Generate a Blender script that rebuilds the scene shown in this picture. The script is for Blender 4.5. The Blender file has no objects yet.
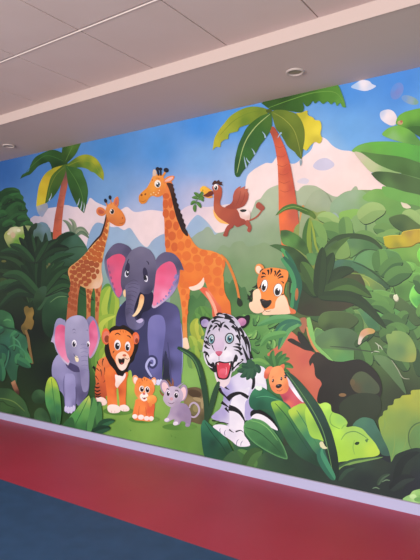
import bpy, bmesh, math, random
from mathutils import Vector, Matrix
from mathutils.geometry import delaunay_2d_cdt

random.seed(7)
scene = bpy.context.scene
COL = scene.collection

# ------------------------------------------------------------------ camera
FPX, CX, CY = 535.0, 210.0, 280.0
CAM_H = 1.45
PITCH = math.atan(8.5 / FPX)
cam_d = bpy.data.cameras.new('camera')
cam = bpy.data.objects.new('camera', cam_d)
COL.objects.link(cam)
cam.location = (0, 0, CAM_H)
cam.rotation_euler = (math.pi / 2 + PITCH, 0, 0)
cam_d.sensor_fit = 'HORIZONTAL'
cam_d.sensor_width = 36
cam_d.lens = FPX / 420 * 36
cam_d.clip_start = 0.05
scene.camera = cam
ROT = Matrix.Rotation(math.pi / 2 + PITCH, 3, 'X')
EYE = Vector((0, 0, CAM_H))

def ray(x, y):
    return (ROT @ Vector(((x - CX) / FPX, (CY - y) / FPX, -1))).normalized()

def hit(x, y, p, n):
    d = ray(x, y)
    return EYE + d * ((p - EYE).dot(n) / d.dot(n))

# wall directions: W runs along the mural wall (towards its far end), N out of it into the room
W = ray(-565, 288.5); W.z = 0; W.normalize()
N = Vector((W.y, -W.x, 0))
if N.y > 0: N = -N
P0 = hit(210, 467.5, Vector((0, 0, 0)), Vector((0, 0, 1))) - N * 0.022   # a point of the wall's foot (behind the baseboard)
def onwall(x, y, off=0.0):
    return hit(x, y, P0 + N * off, N)
def wl(s, o, z):            # wall frame: s along the wall, o out of the wall, z up
    return P0 + W * s + N * o + Vector((0, 0, z))
def coords(v):
    d = v - P0
    return d.dot(W), d.dot(N), v.z
SOFFIT_Z = onwall(210, 114.3).z
S0, S1 = -5.2, 9.0          # how far the wall runs each way (near end, far end)

# ------------------------------------------------------------------ colour and materials
def lin(h):
    h = h.lstrip('#')
    out = []
    for i in (0, 2, 4):
        c = int(h[i:i + 2], 16) / 255
        out.append(c / 12.92 if c <= 0.04045 else ((c + 0.055) / 1.055) ** 2.4)
    return tuple(out)

def mat(name, col, rough=0.6, spec=0.3, noise=0.0, nscale=20, bump=0.0, bscale=60, col2=None, metal=0, bdist=0.01):
    m = bpy.data.materials.new(name); m.use_nodes = True
    nt = m.node_tree; b = nt.nodes['Principled BSDF']
    b.inputs['Base Color'].default_value = (*lin(col), 1)
    b.inputs['Roughness'].default_value = rough
    b.inputs['Specular IOR Level'].default_value = spec
    b.inputs['Metallic'].default_value = metal
    tc = nt.nodes.new('ShaderNodeTexCoord')
    if col2:
        n = nt.nodes.new('ShaderNodeTexNoise'); n.inputs['Scale'].default_value = nscale; n.inputs['Detail'].default_value = 5
        nt.links.new(tc.outputs['Object'], n.inputs['Vector'])
        r = nt.nodes.new('ShaderNodeValToRGB')
        r.color_ramp.elements[0].position = 0.5 - noise; r.color_ramp.elements[1].position = 0.5 + noise
        r.color_ramp.elements[0].color = (*lin(col), 1); r.color_ramp.elements[1].color = (*lin(col2), 1)
        nt.links.new(n.outputs['Fac'], r.inputs['Fac']); nt.links.new(r.outputs['Color'], b.inputs['Base Color'])
    if bump:
        n2 = nt.nodes.new('ShaderNodeTexNoise'); n2.inputs['Scale'].default_value = bscale; n2.inputs['Detail'].default_value = 4
        nt.links.new(tc.outputs['Object'], n2.inputs['Vector'])
        bp = nt.nodes.new('ShaderNodeBump'); bp.inputs['Strength'].default_value = bump; bp.inputs['Distance'].default_value = bdist
        nt.links.new(n2.outputs['Fac'], bp.inputs['Height']); nt.links.new(bp.outputs['Normal'], b.inputs['Normal'])
    return m

def mural_material():
    m = bpy.data.materials.new('printed_wall_covering'); m.use_nodes = True
    nt = m.node_tree; b = nt.nodes['Principled BSDF']
    a = nt.nodes.new('ShaderNodeVertexColor'); a.layer_name = 'print'
    tc = nt.nodes.new('ShaderNodeTexCoord')
    n = nt.nodes.new('ShaderNodeTexNoise'); n.inputs['Scale'].default_value = 9; n.inputs['Detail'].default_value = 6
    nt.links.new(tc.outputs['Object'], n.inputs['Vector'])
    mr = nt.nodes.new('ShaderNodeMapRange'); mr.inputs['To Min'].default_value = 0.9 * INK; mr.inputs['To Max'].default_value = 1.1 * INK
    nt.links.new(n.outputs['Fac'], mr.inputs['Value'])
    mx = nt.nodes.new('ShaderNodeVectorMath'); mx.operation = 'SCALE'
    nt.links.new(a.outputs['Color'], mx.inputs[0]); nt.links.new(mr.outputs['Result'], mx.inputs['Scale'])
    nt.links.new(mx.outputs['Vector'], b.inputs['Base Color'])
    b.inputs['Roughness'].default_value = 0.5
    b.inputs['Specular IOR Level'].default_value = 0.22
    return m
INK = 0.84
M_PRINT = mural_material()

# ------------------------------------------------------------------ the mural's drawing kit
# Every shape of the print is traced flat onto the wall plane; each sits a hair above the last, like layers of ink.
EPS = 1.0e-5
LAYER = [0]
FR = [0.0, 0.0, 1.0]
TONE = [1.0, 0.0]            # ink strength and greying of the shapes that follow
def F(x0, y0, s):
    FR[:] = [x0, y0, s]
F(0, 0, 1)
def T(x, y): return (FR[0] + x / FR[2], FR[1] + y / FR[2])

def parse(s):
    out = []
    for tok in s.split():
        c = tok.endswith('*')
        x, y = tok.rstrip('*').split(',')
        out.append((*T(float(x), float(y)), c))
    return out

def cr(p0, p1, p2, p3, t):
    return 0.5 * ((2 * p1) + (-p0 + p2) * t + (2 * p0 - 5 * p1 + 4 * p2 - p3) * t * t + (-p0 + 3 * p1 - 3 * p2 + p3) * t ** 3)

def smooth(pts, closed=True, straight=False):
    n = len(pts); out = []
    rng = range(n if closed else n - 1)
    for i in rng:
        p1 = pts[i]; p2 = pts[(i + 1) % n]
        p0 = pts[(i - 1) % n] if (closed or i > 0) else p1
        p3 = pts[(i + 2) % n] if (closed or i + 2 < n) else p2
        if p1[2]: p0 = p1
        if p2[2]: p3 = p2
        L = math.hypot(p2[0] - p1[0], p2[1] - p1[1])
        k = 1 if straight else max(1, min(8, int(L / 0.9)))
        for j in range(k):
            t = j / k
            out.append((cr(p0[0], p1[0], p2[0], p3[0], t), cr(p0[1], p1[1], p2[1], p3[1], t)))
    if not closed: out.append(pts[-1][:2])
    return out

class Part:
    def __init__(self, name, label=None, parent=None):
        self.name, self.label, self.parent = name, label, parent
        self.v, self.f, self.c = [], [], []
        self.obj = None
        PARTS.append(self)
    def sub(self, name, label=None):
        return Part(name, label, self)
PARTS = []

def colfun(col):
    if ':' not in col:
        c = lin(col); return lambda x, y: c, False
    S = []
    for tok in col.split():
        p, h = tok.split(':'); x, y = p.split(',')
        S.append((*T(float(x), float(y)), lin(h)))
    def f(x, y):
        w = r = g = b = 0
        for sx, sy, c in S:
            k = 1 / ((sx - x) ** 2 + (sy - y) ** 2 + 0.3)
            k = k ** 1.3
            w += k; r += k * c[0]; g += k * c[1]; b += k * c[2]
        return (r / w, g / w, b / w)
    return f, True

EDGE = [0]                     # 1: leaves get a dark lower and a pale upper contour
def emit(part, poly, col, auto=0.10, grid=None, rim=None, rw=1.5, plain=False):
    f, grad = colfun(col)
    if EDGE[0] and not plain:
        mx_, my_ = sum(p[0] for p in poly) / len(poly), sum(p[1] for p in poly) / len(poly)
        c = f(mx_, my_)
        hexs = lambda k: ''.join('%02x' % max(0, min(255, int(255 * (1.055 * min(1, a * k) ** (1 / 2.4) - 0.055)))) for a in c)
        emit(part, [(x + .45, y + .95) for x, y in poly], hexs(0.42), auto=0, plain=True)
        emit(part, [(x - .25, y - .55) for x, y in poly], hexs(1.5), auto=0, plain=True)
    xs = [p[0] for p in poly]; ys = [p[1] for p in poly]
    x0, x1, y0, y1 = min(xs), max(xs), min(ys), max(ys)
    size = max(x1 - x0, y1 - y0)
    pts = [Vector(p) for p in poly]
    n = len(pts)
    edges = [(i, (i + 1) % n) for i in range(n)]
    if (grad or rim or size > 7):
        g = grid or max(1.0 if size < 30 else 1.6, size / 26)
        yy = y0 + g / 2; row = 0
        while yy < y1:
            xx = x0 + g / 2 + (g / 2 if row % 2 else 0)
            # crossings for the inside test
            cr_ = []
            for i in range(n):
                ax, ay = poly[i]; bx, by = poly[(i + 1) % n]
                if (ay > yy) != (by > yy):
                    cr_.append(ax + (yy - ay) * (bx - ax) / (by - ay))
            cr_.sort()
            while xx < x1:
                if sum(1 for c in cr_ if c < xx) % 2: pts.append(Vector((xx, yy)))
                xx += g
            yy += g * 0.87; row += 1
    try:
        vs, _, fs, *_ = delaunay_2d_cdt(pts, edges, [list(range(n))], 1, 1e-4)
    except Exception:
        vs, fs = pts[:n], [list(range(n))]
    LAYER[0] += 1
    off = 0.0008 + EPS * LAYER[0]
    base = len(part.v)
    rc = lin(rim) if rim else None
    for v in vs:
        c = f(v.x, v.y)
        if auto and size > 4:
            k = 1 + auto * (0.5 - (v.y - y0) / max(1e-6, y1 - y0)) * 1.3
            c = tuple(a * k for a in c)
        if rim:
            d = min(_segd(v.x, v.y, poly[i], poly[(i + 1) % n]) for i in range(n))
            k = math.exp(-(d / rw) ** 2)
            c = tuple(a * (1 - k) + b * k for a, b in zip(c, rc))
        g_ = 0.3 * c[0] + 0.6 * c[1] + 0.1 * c[2]; q_ = TONE[1] + 0.05
        c = tuple((a * (1 - q_) + g_ * q_) * TONE[0] for a in c)
        part.v.append(onwall(v.x, v.y, off)); part.c.append(c)
    for fc in fs:
        part.f.append([base + i for i in fc])

def _segd(x, y, a, b):
    dx, dy = b[0] - a[0], b[1] - a[1]
    L = dx * dx + dy * dy
    t = 0 if L == 0 else max(0, min(1, ((x - a[0]) * dx + (y - a[1]) * dy) / L))
    return math.hypot(x - a[0] - t * dx, y - a[1] - t * dy)

def sh(part, s, col, straight=False, **k):
    emit(part, smooth(parse(s), True, straight), col, **k)

def ell(part, cx, cy, rx, ry, col, rot=0, **k):
    cx, cy = T(cx, cy); rx /= FR[2]; ry /= FR[2]; r = math.radians(rot)
    n = 14 if max(rx, ry) < 3 else 26
    poly = []
    for i in range(n):
        a = 2 * math.pi * i / n
        px, py = rx * math.cos(a), ry * math.sin(a)
        poly.append((cx + px * math.cos(r) - py * math.sin(r), cy + px * math.sin(r) + py * math.cos(r)))
    emit(part, poly, col, **k)

def prof(sp, wf):
    n = len(sp); L, R = [], []
    for i, (x, y) in enumerate(sp):
        a = sp[max(0, i - 1)]; b = sp[min(n - 1, i + 1)]
        dx, dy = b[0] - a[0], b[1] - a[1]; d = math.hypot(dx, dy) or 1
        w = wf(i / (n - 1))
        L.append((x - dy / d * w, y + dx / d * w)); R.append((x + dy / d * w, y - dx / d * w))
    return L, R

def line(part, s, w, col, taper=0.35, **k):
    """a brush stroke of width w (frame units), thinning to taper*w at both ends"""
    k['plain'] = True; sp = smooth(parse(s), False); w = w / FR[2] / 2
    L, R = prof(sp, lambda t: w * (taper + (1 - taper) * math.sin(math.pi * min(1, max(0, t))) ** 0.6 if taper < 1 else 1))
    emit(part, L + R[::-1], col, auto=0.05, **k)

def stripe(part, s, w, col='1a1518', **k):
    """a wedge stroke: wide at its start, a point at its end"""
    sp = smooth(parse(s), False); w = w / FR[2] / 2
    L, R = prof(sp, lambda t: w * max(0.06, (1 - t) ** 0.7))
    emit(part, L + R[::-1], col, auto=0, plain=True, **k)

def leaf(part, s, w, ca, cb, vein=None, fat=0.45):
    """a blade along a spine: base first, tip last; ca and cb colour its two halves"""
    sp = smooth(parse(s), False); w = w / FR[2] / 2
    def wf(t):
        return w * max(0.02, 2.4 * max(1e-6, t) ** 0.55 * max(0, 1 - t) ** 0.75 + 0.16 * (1 - t))
    L, R = prof(sp, wf)
    if EDGE[0]:
        emit(part, [(x + .4, y + .9) for x, y in L + R[::-1]], '1f3020', auto=0, plain=True)
    emit(part, L + sp[::-1], ca, auto=0.12, plain=True); emit(part, sp + R[::-1], cb, auto=0.12, plain=True)
    if vein:
        L, R = prof(sp, lambda t: 0.28 * (1 - t) + 0.08)
        emit(part, L + R[::-1], vein, auto=0)


def mixh(a, b, t):
    return ''.join('%02x' % int(int(a[i:i + 2], 16) * (1 - t) + int(b[i:i + 2], 16) * t) for i in (0, 2, 4))

def fan(part, cx, cy, n, a0, a1, l0, l1, w, ca, cb, droop=0.3, seed=1):
    """blades fanning out of one point"""
    rnd = random.Random(seed)
    order = list(range(n)); rnd.shuffle(order)
    for i in order:
        a = math.radians(a0 + (a1 - a0) * (i + rnd.uniform(-.3, .3)) / max(1, n - 1)); L_ = rnd.uniform(l0, l1); t = rnd.random()
        mx_, my_ = cx + L_ * .55 * math.cos(a), cy - L_ * .55 * math.sin(a)
        tx, ty = cx + L_ * math.cos(a), cy - L_ * math.sin(a) + droop * L_ * abs(math.cos(a))
        leaf(part, f"{cx:.1f},{cy:.1f} {mx_:.1f},{my_:.1f} {tx:.1f},{ty:.1f}", w * rnd.uniform(.8, 1.2), mixh(ca, cb, t), mixh(ca, cb, min(1, t + .45)))

def strew(part, x0, x1, y0, y1, n, l0, l1, w, ramp, seed, a0=20, a1=160):
    """leaves strewn over a bush, back rows first; ramp(x, y) gives the two colours"""
    rnd = random.Random(seed)
    pts = sorted(((rnd.uniform(x0, x1), rnd.uniform(y0, y1)) for _ in range(n)), key=lambda p: p[1])
    for x, y in pts:
        c = ramp(x, y)
        if c is None: continue
        a = math.radians(rnd.uniform(a0, a1)); L_ = rnd.uniform(l0, l1); t = rnd.uniform(0, .5)
        ca, cb = mixh(c[0], c[1], t), mixh(c[0], c[1], t + .5)
        dx = math.cos(a)
        if dx > 0: ca, cb = cb, ca
        leaf(part, f"{x:.1f},{y:.1f} {x + L_ * .5 * dx:.1f},{y - L_ * .55 * math.sin(a):.1f} {x + L_ * dx:.1f},{y - L_ * .8 * math.sin(a) + 3:.1f}", w * rnd.uniform(.75, 1.25), ca, cb)

# ================================================================== THE MURAL
MURAL = Part('wall_mural', 'large cartoon jungle animals mural printed flat across the whole wall')
# ---- sky
F(0, 0, 1)
sh(MURAL, "-260,540* -260,205* 0,145* 420,50* 700,-20* 700,620*",
   "-200,230:2a5c9c 0,170:2c62a6 0,230:5d86b8 60,180:3f78b8 110,150:4386c6 110,190:6c98c8 140,215:a4b0d0 200,125:3f8cd8 160,150:4a8fd2 200,160:73a4d8 200,200:b9b7d2 240,120:4a94dc 240,170:8fb0da 350,90:4a90da 350,130:68a5de 400,85:458bd8 420,110:5b9ade 330,150:86b4de 560,60:4a8ed8 600,300:5a9a50 -200,400:20401e", straight=True, auto=0, grid=9)

# ---- clouds
c = Part('cloud')
sh(c, "20,230 27,222 34,216 40,216 47,209 56,207 66,205 75,207 86,205 90,198 96,202 105,206 113,209 120,210 127,207 135,212 150,210 160,211 176,213 186,207 194,205 206,207 222,205 240,203 262,205 262,262 20,262",
   "30,225:b4a8b6 60,210:cbbac4 80,220:dfc8cc 100,212:dcc9cc 130,220:e6cfd0 150,225:ead0ce 190,212:d6c2ce 195,225:e0c8cc 225,225:ecd3cc 240,210:e2cbcc", auto=0)
c = Part('cloud')
sh(c, "243,215 245,190 247,177 252,171 258,167 266,163 272,163 277,157 286,156 290,163 296,163 303,157 311,150 315,140 320,137 326,139 333,146 341,150 350,151 357,153 364,160 369,167 372,173 380,179 387,185 386,193 372,200 360,205 335,205 320,205 290,215",
   "250,190:eed6cf 270,175:f0d8d2 300,175:ecd2cc 318,145:f4deda 330,155:f0d8d2 360,170:f0d4ca 340,190:ecd0c6 290,200:e8d2c8", auto=0)
sh(c, "313,166 318,160 326,158 333,162 334,166 327,170 318,170", "c9c3d6", auto=0)
sh(c, "297,182 303,178 309,180 306,184", "d6cbd4", auto=0)
c = Part('cloud')
sh(c, "351,87 356,83 362,80 369,81 372,84 376,86 372,89 365,91 357,89.5", "355,87:a9c4e4 364,84:eae0e4 372,87:cfd4e6", auto=0)
c = Part('cloud')
sh(c, "380,113 383,110.5 389,109.5 394,112 397,118 396,124 391,125.5 384,122 380.5,118", "382,113:c5cbe0 388,116:efdfe0 394,122:e6d4d6", auto=0)
c = Part('cloud')
ell(c, 397, 91, 6, 9, "394,88:5c8fd6 398,92:7584c4 402,96:6a90cf", rot=25, auto=0)
ell(c, 410, 100, 9, 4, "404,99:6e98cc 411,101:8aa2b4 416,102:7aa08c", rot=20, auto=0)

# ---- far hills and hazy tree lines
h = Part('distant_hill', 'hazy blue hills')
sh(h, "84,262 86,248 90,232 96,223 104,224 112,227 118,227 124,230 130,228 136,236 141,243 147,247 152,241 157,237 164,234 172,236 178,233 184,231 190,222 197,215 203,218 209,224 215,232 222,240 222,300 84,300",
   "95,230:7f9dbd 115,235:8fa9c4 140,250:9bb0c4 160,242:8fa5c0 195,225:93abc6 210,235:9eb2bf 120,290:7fa08a 190,290:86a58c")
sh(h, "33,235 36,226 41,222 47,224 50,230 54,240 54,262 30,262", "38,230:5f7c8c 48,240:6a8a94")
F(188, 170, 5.25)
h = Part('distant_tree_line', 'pale grey-green trees in the haze')
sh(h, "-30,400 20,355 50,330 75,318 95,300 112,300 128,318 140,340 160,330 185,325 205,310 230,298 250,272 285,272 318,250 330,225 345,190 357,162 380,150 395,128 415,105 440,90 475,78 505,72 530,78 552,98 575,110 590,95 610,82 640,80 670,84 700,100 730,120 780,140 840,120 900,150 900,900 -30,900",
   "60,340:8fa08c 110,330:93a38a 240,320:8a9d80 350,220:a0ad92 420,150:a8b494 480,110:adb898 560,130:a4b08e 650,110:a3ae8c 700,160:96a583 330,400:829a76 250,500:7a946c 450,350:869c74 120,480:7f9874 100,700:5f8a4c 400,700:5f8a4c", grid=3)
F(200, 200, 4)
h2 = Part('distant_tree_line', 'mid-green bushes behind the animals')
sh(h2, "-60,420 -60,330 -20,300 40,250 70,200 92,180 118,190 135,170 170,165 190,185 225,180 260,170 300,190 340,190 420,190 420,640 -60,640",
   "90,200:7f9670 160,190:7f956e 250,200:7d956a 120,260:6f8c5f 60,300:5f8a52 200,330:6a8c58 180,420:5b8549 120,560:6a9048 -20,420:4f7d43 350,400:5f8a4c", grid=2.4)
sh(h2, "85,470 80,400 88,350 104,325 118,335 130,318 148,330 165,350 180,348 192,378 205,392 210,430 225,460 180,500", "100,340:4f7846 140,360:426c3c 180,380:466f40 150,440:507c40")
sh(h2, "-60,480 -50,400 -30,380 -12,395 6,372 24,390 20,430 40,470 20,520", "-40,400:3f6c3a -10,420:47763f 10,460:568444")
ell(h2, 40, 385, 26, 18, "4a7644"); ell(h2, 12, 450, 34, 26, "55863f")

# ---- the lawn
F(0, 0, 1)
lawn = Part('lawn', 'bright green grass the animals sit on')
sh(lawn, "86,420 96,372 106,352 120,345 140,355 160,352 180,350 200,352 214,345 232,370 262,392 262,475 180,458 120,444 80,436",
   "112,372:93b53c 120,395:8db043 128,385:a3c442 150,402:86b148 185,380:7fae52 200,400:6fa252 205,375:7fae4f 150,425:76a544 120,430:699a3f 100,425:6f9e42 180,440:5f8f3a 215,445:54843a 240,450:3f6a38", auto=0, grid=2)
for x, y, a in ((172, 437, 5), (176, 438, 3), (131, 431, 3)):
    stripe(lawn, f"{x},{y} {x-1},{y-a*.4} {x-1.4},{y-a*.6}", 1.0, '4f8030')

# ================================================================== LEFT JUNGLE
TONE[:] = [0.85, 0.05]
F(0, 0, 1)
j = Part('jungle_shade', 'dark undergrowth filling the left of the mural')
sh(j, "-260,520 -260,215 -60,195 0,192 20,215 34,228 52,232 70,236 84,250 92,270 100,288 106,300 112,330 108,352 100,372 96,392 92,432 60,440 0,430",
   "-200,300:1c3a1c 10,230:1c3a1a 30,270:142410 40,330:0f1a10 20,330:121c10 60,300:1b361c 50,370:15241a 80,300:2c5a2e 100,300:3f7a33 104,345:5f9436 90,400:2c5526 60,240:24452a", auto=0, grid=3)

# big round bush, upper left
F(0, 165, 6)
b = Part('jungle_bush', 'round dark bush under the left palm')
sh(b, "-700,420 -620,220 -400,130 -250,170 -120,130 -40,150 0,158 30,140 75,134 100,140 118,152 124,172 142,192 140,212 156,232 152,252 168,272 160,292 166,312 142,342 120,352 100,375 60,382 20,420 -40,460 -300,520",
   "30,150:1f4a22 90,160:2b5f2c 130,210:2c6430 20,210:16361a 80,230:1e4a22 140,290:22502a 60,280:2c5d2c 10,300:24502a 90,340:17361a 30,380:1a3c1c -300,300:1f4622")
leaf(b, "0,330 40,260 100,220 150,240", 46, '2a5e2c', '1a4020')
leaf(b, "-20,250 30,195 70,170 120,165", 40, '2f6a30', '1c4522')
leaf(b, "40,370 80,320 120,300 160,300", 34, '1a3f1e', '2a5c2c')
EDGE[0] = 1
F(0, 0, 1)
strew(b, -40, 26, 196, 232, 26, 9, 16, 6, lambda x, y: ('2f6a30', '1b4320'), 31, 10, 120)
EDGE[0] = 0
F(0, 165, 6)
fl = Part('pale_flower_bush', 'yellow-white blossoms in the dark leaves')
sh(fl, "24,430 32,405 48,392 62,378 90,370 118,372 150,364 186,368 182,395 170,420 150,440 142,462 122,500 96,505 70,502 52,490 36,462",
   "40,410:a5b04a 90,388:d9d6a4 65,400:d6c9a0 140,385:b9c27a 60,440:b5b868 115,430:7fae2a 100,460:5f9a24 145,420:8f9f4a 80,490:4a7a24 175,375:8f9f60")
ell(fl, 78, 420, 14, 18, "d2b48a"); ell(fl, 112, 392, 12, 10, "e4e0b8"); ell(fl, 52, 412, 9, 8, "ded4a2"); ell(fl, 135, 432, 10, 20, "7aa82c", rot=20); ell(fl, 95, 470, 16, 12, "6aa024")

# bluish hazy tree then small pale palm
bt = Part('hazy_tree', 'grey-blue tree behind the spiky plant')
sh(bt, "196,440 205,380 216,352 240,350 262,366 285,368 300,380 306,420 305,480 200,500", "220,370:5a7878 270,380:6c8a98 290,420:5f8080 230,430:4a6a58")
F(60, 185, 4)
sp = Part('small_palm', 'little grey-green palm between trunk and giraffe')
leaf(sp, "50,200 42,170 28,150 10,140", 16, '7f8f72', '6d8068'); leaf(sp, "58,195 58,165 50,145 34,134", 16, '8f9c7c', '75866a')
leaf(sp, "60,200 68,180 90,176 116,200", 16, '8f9c7c', '73866a'); leaf(sp, "64,205 84,190 104,200 116,214", 14, '6f8466', '5d765a')
line(sp, "58,195 56,215 54,240", 7, '5f7460')

# ---- left palm
TONE[:] = [1.0, 0.0]
F(0, 120, 4)
pl = Part('palm_tree', 'palm with brown trunk at the left, above the jungle')
tr = pl.sub('trunk', 'reddish brown trunk')
sh(tr, "258,205 270,208 270,260 262,300 254,350 248,410 246,470 246,560 240,680 262,720 262,760 232,760 228,660 212,480 216,410 226,350 236,300 246,250",
   "262,215:6b4a48 250,260:8a4a3e 262,270:b05a44 238,330:8f4636 256,330:c8694c 230,400:9c4632 245,410:c9603f 222,460:b04a30 240,470:cc5f3c 235,600:b5653a 245,720:c06a3a", auto=0)
for yy in (300, 345, 395, 440):
    line(tr, f"{240-(yy-300)*.12},{yy} {248-(yy-300)*.12},{yy+5} {257-(yy-300)*.1},{yy+1}", 2, '8f4434')
f = pl.sub('frond')
sh(f, "80,236* 90,218 115,204 122,180 140,150 175,130 210,119 245,130 268,152 270,180* 246,190 236,186 230,192 205,202* 206,188 196,168 182,172 170,176 152,186 138,200 120,218 104,224",
   "95,222:2a5020 130,175:2c5522 180,140:2f5a26 240,140:2a4f20 230,180:1c3a18 170,165:1f401a")
line(f, "92,224 140,172 190,142 262,168", 3, '3d6a2e')
f = pl.sub('frond')
sh(f, "246,140* 252,100 270,90 300,60 330,70 316,110 300,140 270,170 254,170", "255,115:33551f 290,110:4c7228 270,155:2c4c1e 300,125:3d6424")
line(f, "262,165 278,130 296,95", 3, '5c7f38')
f = pl.sub('frond')
sh(f, "262,182* 290,160 318,143 350,138 382,152 402,178 415,212 414,242* 396,228 378,212 362,206 348,196 320,190 290,193", "290,172:54701c 330,148:93981a 380,165:a3a418 410,215:9aa01e 350,175:5e7f22 390,205:5f8426 310,185:40661e")
line(f, "270,184 320,164 370,174 410,232", 3, '7c8f20')
f = pl.sub('frond', 'half bright yellow frond')
sh(f, "266,176* 225,188 182,214 158,256 148,310 145,346* 186,331* 215,306 242,262 262,210", "200,220:4c6a1c 230,230:3d5c1e 200,290:3f641f 250,200:45621e 215,290:2c4f1c")
sh(f, "250,182* 215,192 182,214 158,256 148,310 145,346* 180,334* 186,300 194,262 208,222", "200,210:a09a16 165,260:cbb012 158,320:c9b41a 180,290:c4a80c 190,240:c2a40f", auto=0)
sh(f, "145,346* 188,331* 192,352 180,372 168,388 152,372", "150,350:a0a09a 180,350:8f93a0 166,375:8a93ab", auto=0)
line(f, "258,188 224,220 200,270 188,330", 2.5, '6a7a22')
f = pl.sub('frond')
sh(f, "262,182* 300,190 325,200 336,225 346,250 352,280 351,302 344,345 336,373* 322,360 310,345 298,322 290,305 280,280 272,255 266,215",
   "275,200:2f5a22 300,250:2c5520 320,215:3a662a 345,280:36622a 325,340:2f5a26 295,300:27491e")
line(f, "268,188 300,235 325,290 338,360", 2.5, '4f7a34')
for q in ("310,342 316,325 318,312", "322,358 327,338 328,322", "334,366 337,345 336,330", "196,322 204,306 206,292"):
    stripe(f, q, 5, 'a9b6c4')

TONE[:] = [0.78, 0.06]
# ---- spiky dark plant and broad leaves, left
F(0, 165, 6)
s = Part('spiky_plant', 'dark spiky plant in front of the left palm trunk')
sh(s, "150,560 152,470 160,425 180,375 214,347 224,356 218,380 200,400 200,470 210,560", "210,360:28402a 170,420:1c301a 180,480:142410", auto=0.05)
for sp_, w_, a_, b_ in (("180,600 165,520 148,430", 34, '1a3218', '12240f'), ("215,600 222,500 215,425", 40, '1e3a1e', '14280f'), ("190,600 190,510 182,450", 30, '16300f', '0f1f0f'),
                    ("262,600 272,500 274,405", 36, '22462a', '17301a'), ("250,600 246,520 240,450", 30, '1a3a1c', '122812'), ("300,620 320,520 318,460", 34, '1f4426', '15301a'), ("140,620 130,560 110,500", 34, '1a3818', '14280f')):
    leaf(s, sp_, w_, a_, b_)
F(0, 220, 4)
bl = Part('broad_leaf', 'big rounded leaf beside the small giraffe')
sh(bl, "198,170 202,120 222,78 250,54 284,46 316,66 344,104 352,132 330,150 312,180 282,210 240,214", "220,100:16341f 260,70:1f4a30 300,80:3c6a52 330,120:416e4e 280,140:3a6448 240,160:2a5438 220,190:1a3a22 290,190:2a4f2c")
sh(bl, "200,128 210,96 232,70 258,54 286,50 300,58 270,70 244,92 224,122 206,160", "17331c", auto=0.04)
line(bl, "200,190 240,140 290,110 344,108", 4, '24482f')
line(bl, "236,150 262,150 292,160", 3, '24482f')
ar = Part('arching_leaf')
leaf(ar, "120,330 108,235 62,172 -10,148", 38, '2a4c26', '1a3318')
ar = Part('arching_leaf')
leaf(ar, "115,330 80,250 30,215 -30,205", 40, '24421e', '182c12', '3a5a2c')
ar = Part('arching_leaf')
leaf(ar, "140,330 160,240 215,160 300,135", 40, '1a3a1f', '24502c', '35603a')
ar = Part('arching_leaf')
leaf(ar, "150,320 180,240 255,218 312,268", 40, '2c5a2c', '1b3d1e', '4a7a44')
ar = Part('arching_leaf')
leaf(ar, "150,360 175,310 225,285 290,300", 34, '36603a', '1f4424')
leaf(ar, "-40,290 20,250 60,220 100,260", 44, '2a4a1e', '1f3a18')
for q, c_ in (((10, 245, 20, 14), '3a5220'), ((45, 300, 18, 12), '34501f'), ((75, 285, 14, 16), '5a6424'), ((15, 165, 10, 5), '6a6c2a'), ((188, 190, 8, 9), '5e6a34'), ((197, 178, 5, 6), '6f6c3e')):
    ell(ar, *q, c_)
F(0, 0, 1)
EDGE[0] = 1
fan(ar, 40, 296, 15, 18, 170, 34, 62, 7.5, '2f5f30', '16301a', droop=0.45, seed=4)
fan(ar, 34, 262, 9, 35, 150, 26, 44, 6.5, '2c5a2e', '15291a', droop=0.3, seed=9)
EDGE[0] = 0
F(0, 220, 4)
# dark hollow and pale trunk
yt = Part('yellow_stump', 'mustard coloured stem in the dark gap')
sh(yt, "96,352 108,344 118,352 130,350 136,372 130,392 136,408 126,438 112,436 104,458 92,452 84,428 96,410 104,388 98,372", "110,360:7a6420 125,380:a07e28 110,420:8f7026 95,440:6b5a20")
line(yt, "102,440 112,470 118,510 130,575", 11, '8f6c38', taper=0.7)
bl = Part('broad_leaf', 'large oval leaf left of the baby elephant')
sh(bl, "174,440 168,380 176,340 196,312 232,298 268,306 280,330 272,380 250,420 228,450 202,470", "180,360:214a2a 220,320:2a5832 260,330:33643a 230,400:1f4628 200,450:17381f 260,380:214a2a")
line(bl, "200,330 232,308 268,306", 4, '5f8a50')
bl = Part('broad_leaf')
sh(bl, "134,335 138,300 152,276 174,264 186,270 184,300 170,330 150,352", "150,300:2c4f2a 175,280:33583a 155,340:1c3a1c")

# teal leaf mass at the far left
F(0, 300, 4)
te = Part('teal_leaf_bush', 'crumpled teal green leaves at the far left')
sh(te, "-400,300 -350,60 -150,30 -40,60 0,40 30,48 46,62 56,90 60,115 84,130 104,150 112,185 108,200 126,236 131,252* 104,252 80,252 70,280 68,310 62,338 46,322 34,300 20,270 0,255 -60,330",
   "20,60:2c6a3a 40,90:3f8a4c 10,110:1f4f30 70,140:2f7a50 95,160:2a6a48 40,160:2f7358 20,210:1f5a48 60,220:2a6a4c 110,235:4aa058 50,290:2a6644 20,260:245a40 -200,180:235a38")
EDGE[0] = 1
F(0, 0, 1)
strew(te, -40, 24, 322, 372, 20, 9, 16, 6.5, lambda x, y: ('3f9458', '1f5a42'), 33, 200, 340)
EDGE[0] = 0
F(0, 300, 4)
line(te, "0,100 30,112 60,118 96,140", 7, '1c4a30'); line(te, "0,175 24,186 40,215 30,250", 8, '1a4436'); line(te, "34,190 60,180 90,198 122,240", 6, '3f9460')
line(te, "50,150 72,165 84,190", 6, '4a9a68'); line(te, "14,84 30,78 46,84", 7, '55a05a'); line(te, "10,290 30,240 36,200", 6, '3a8460')
sk = Part('brown_stick', 'brown stick under the teal leaves')
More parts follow.
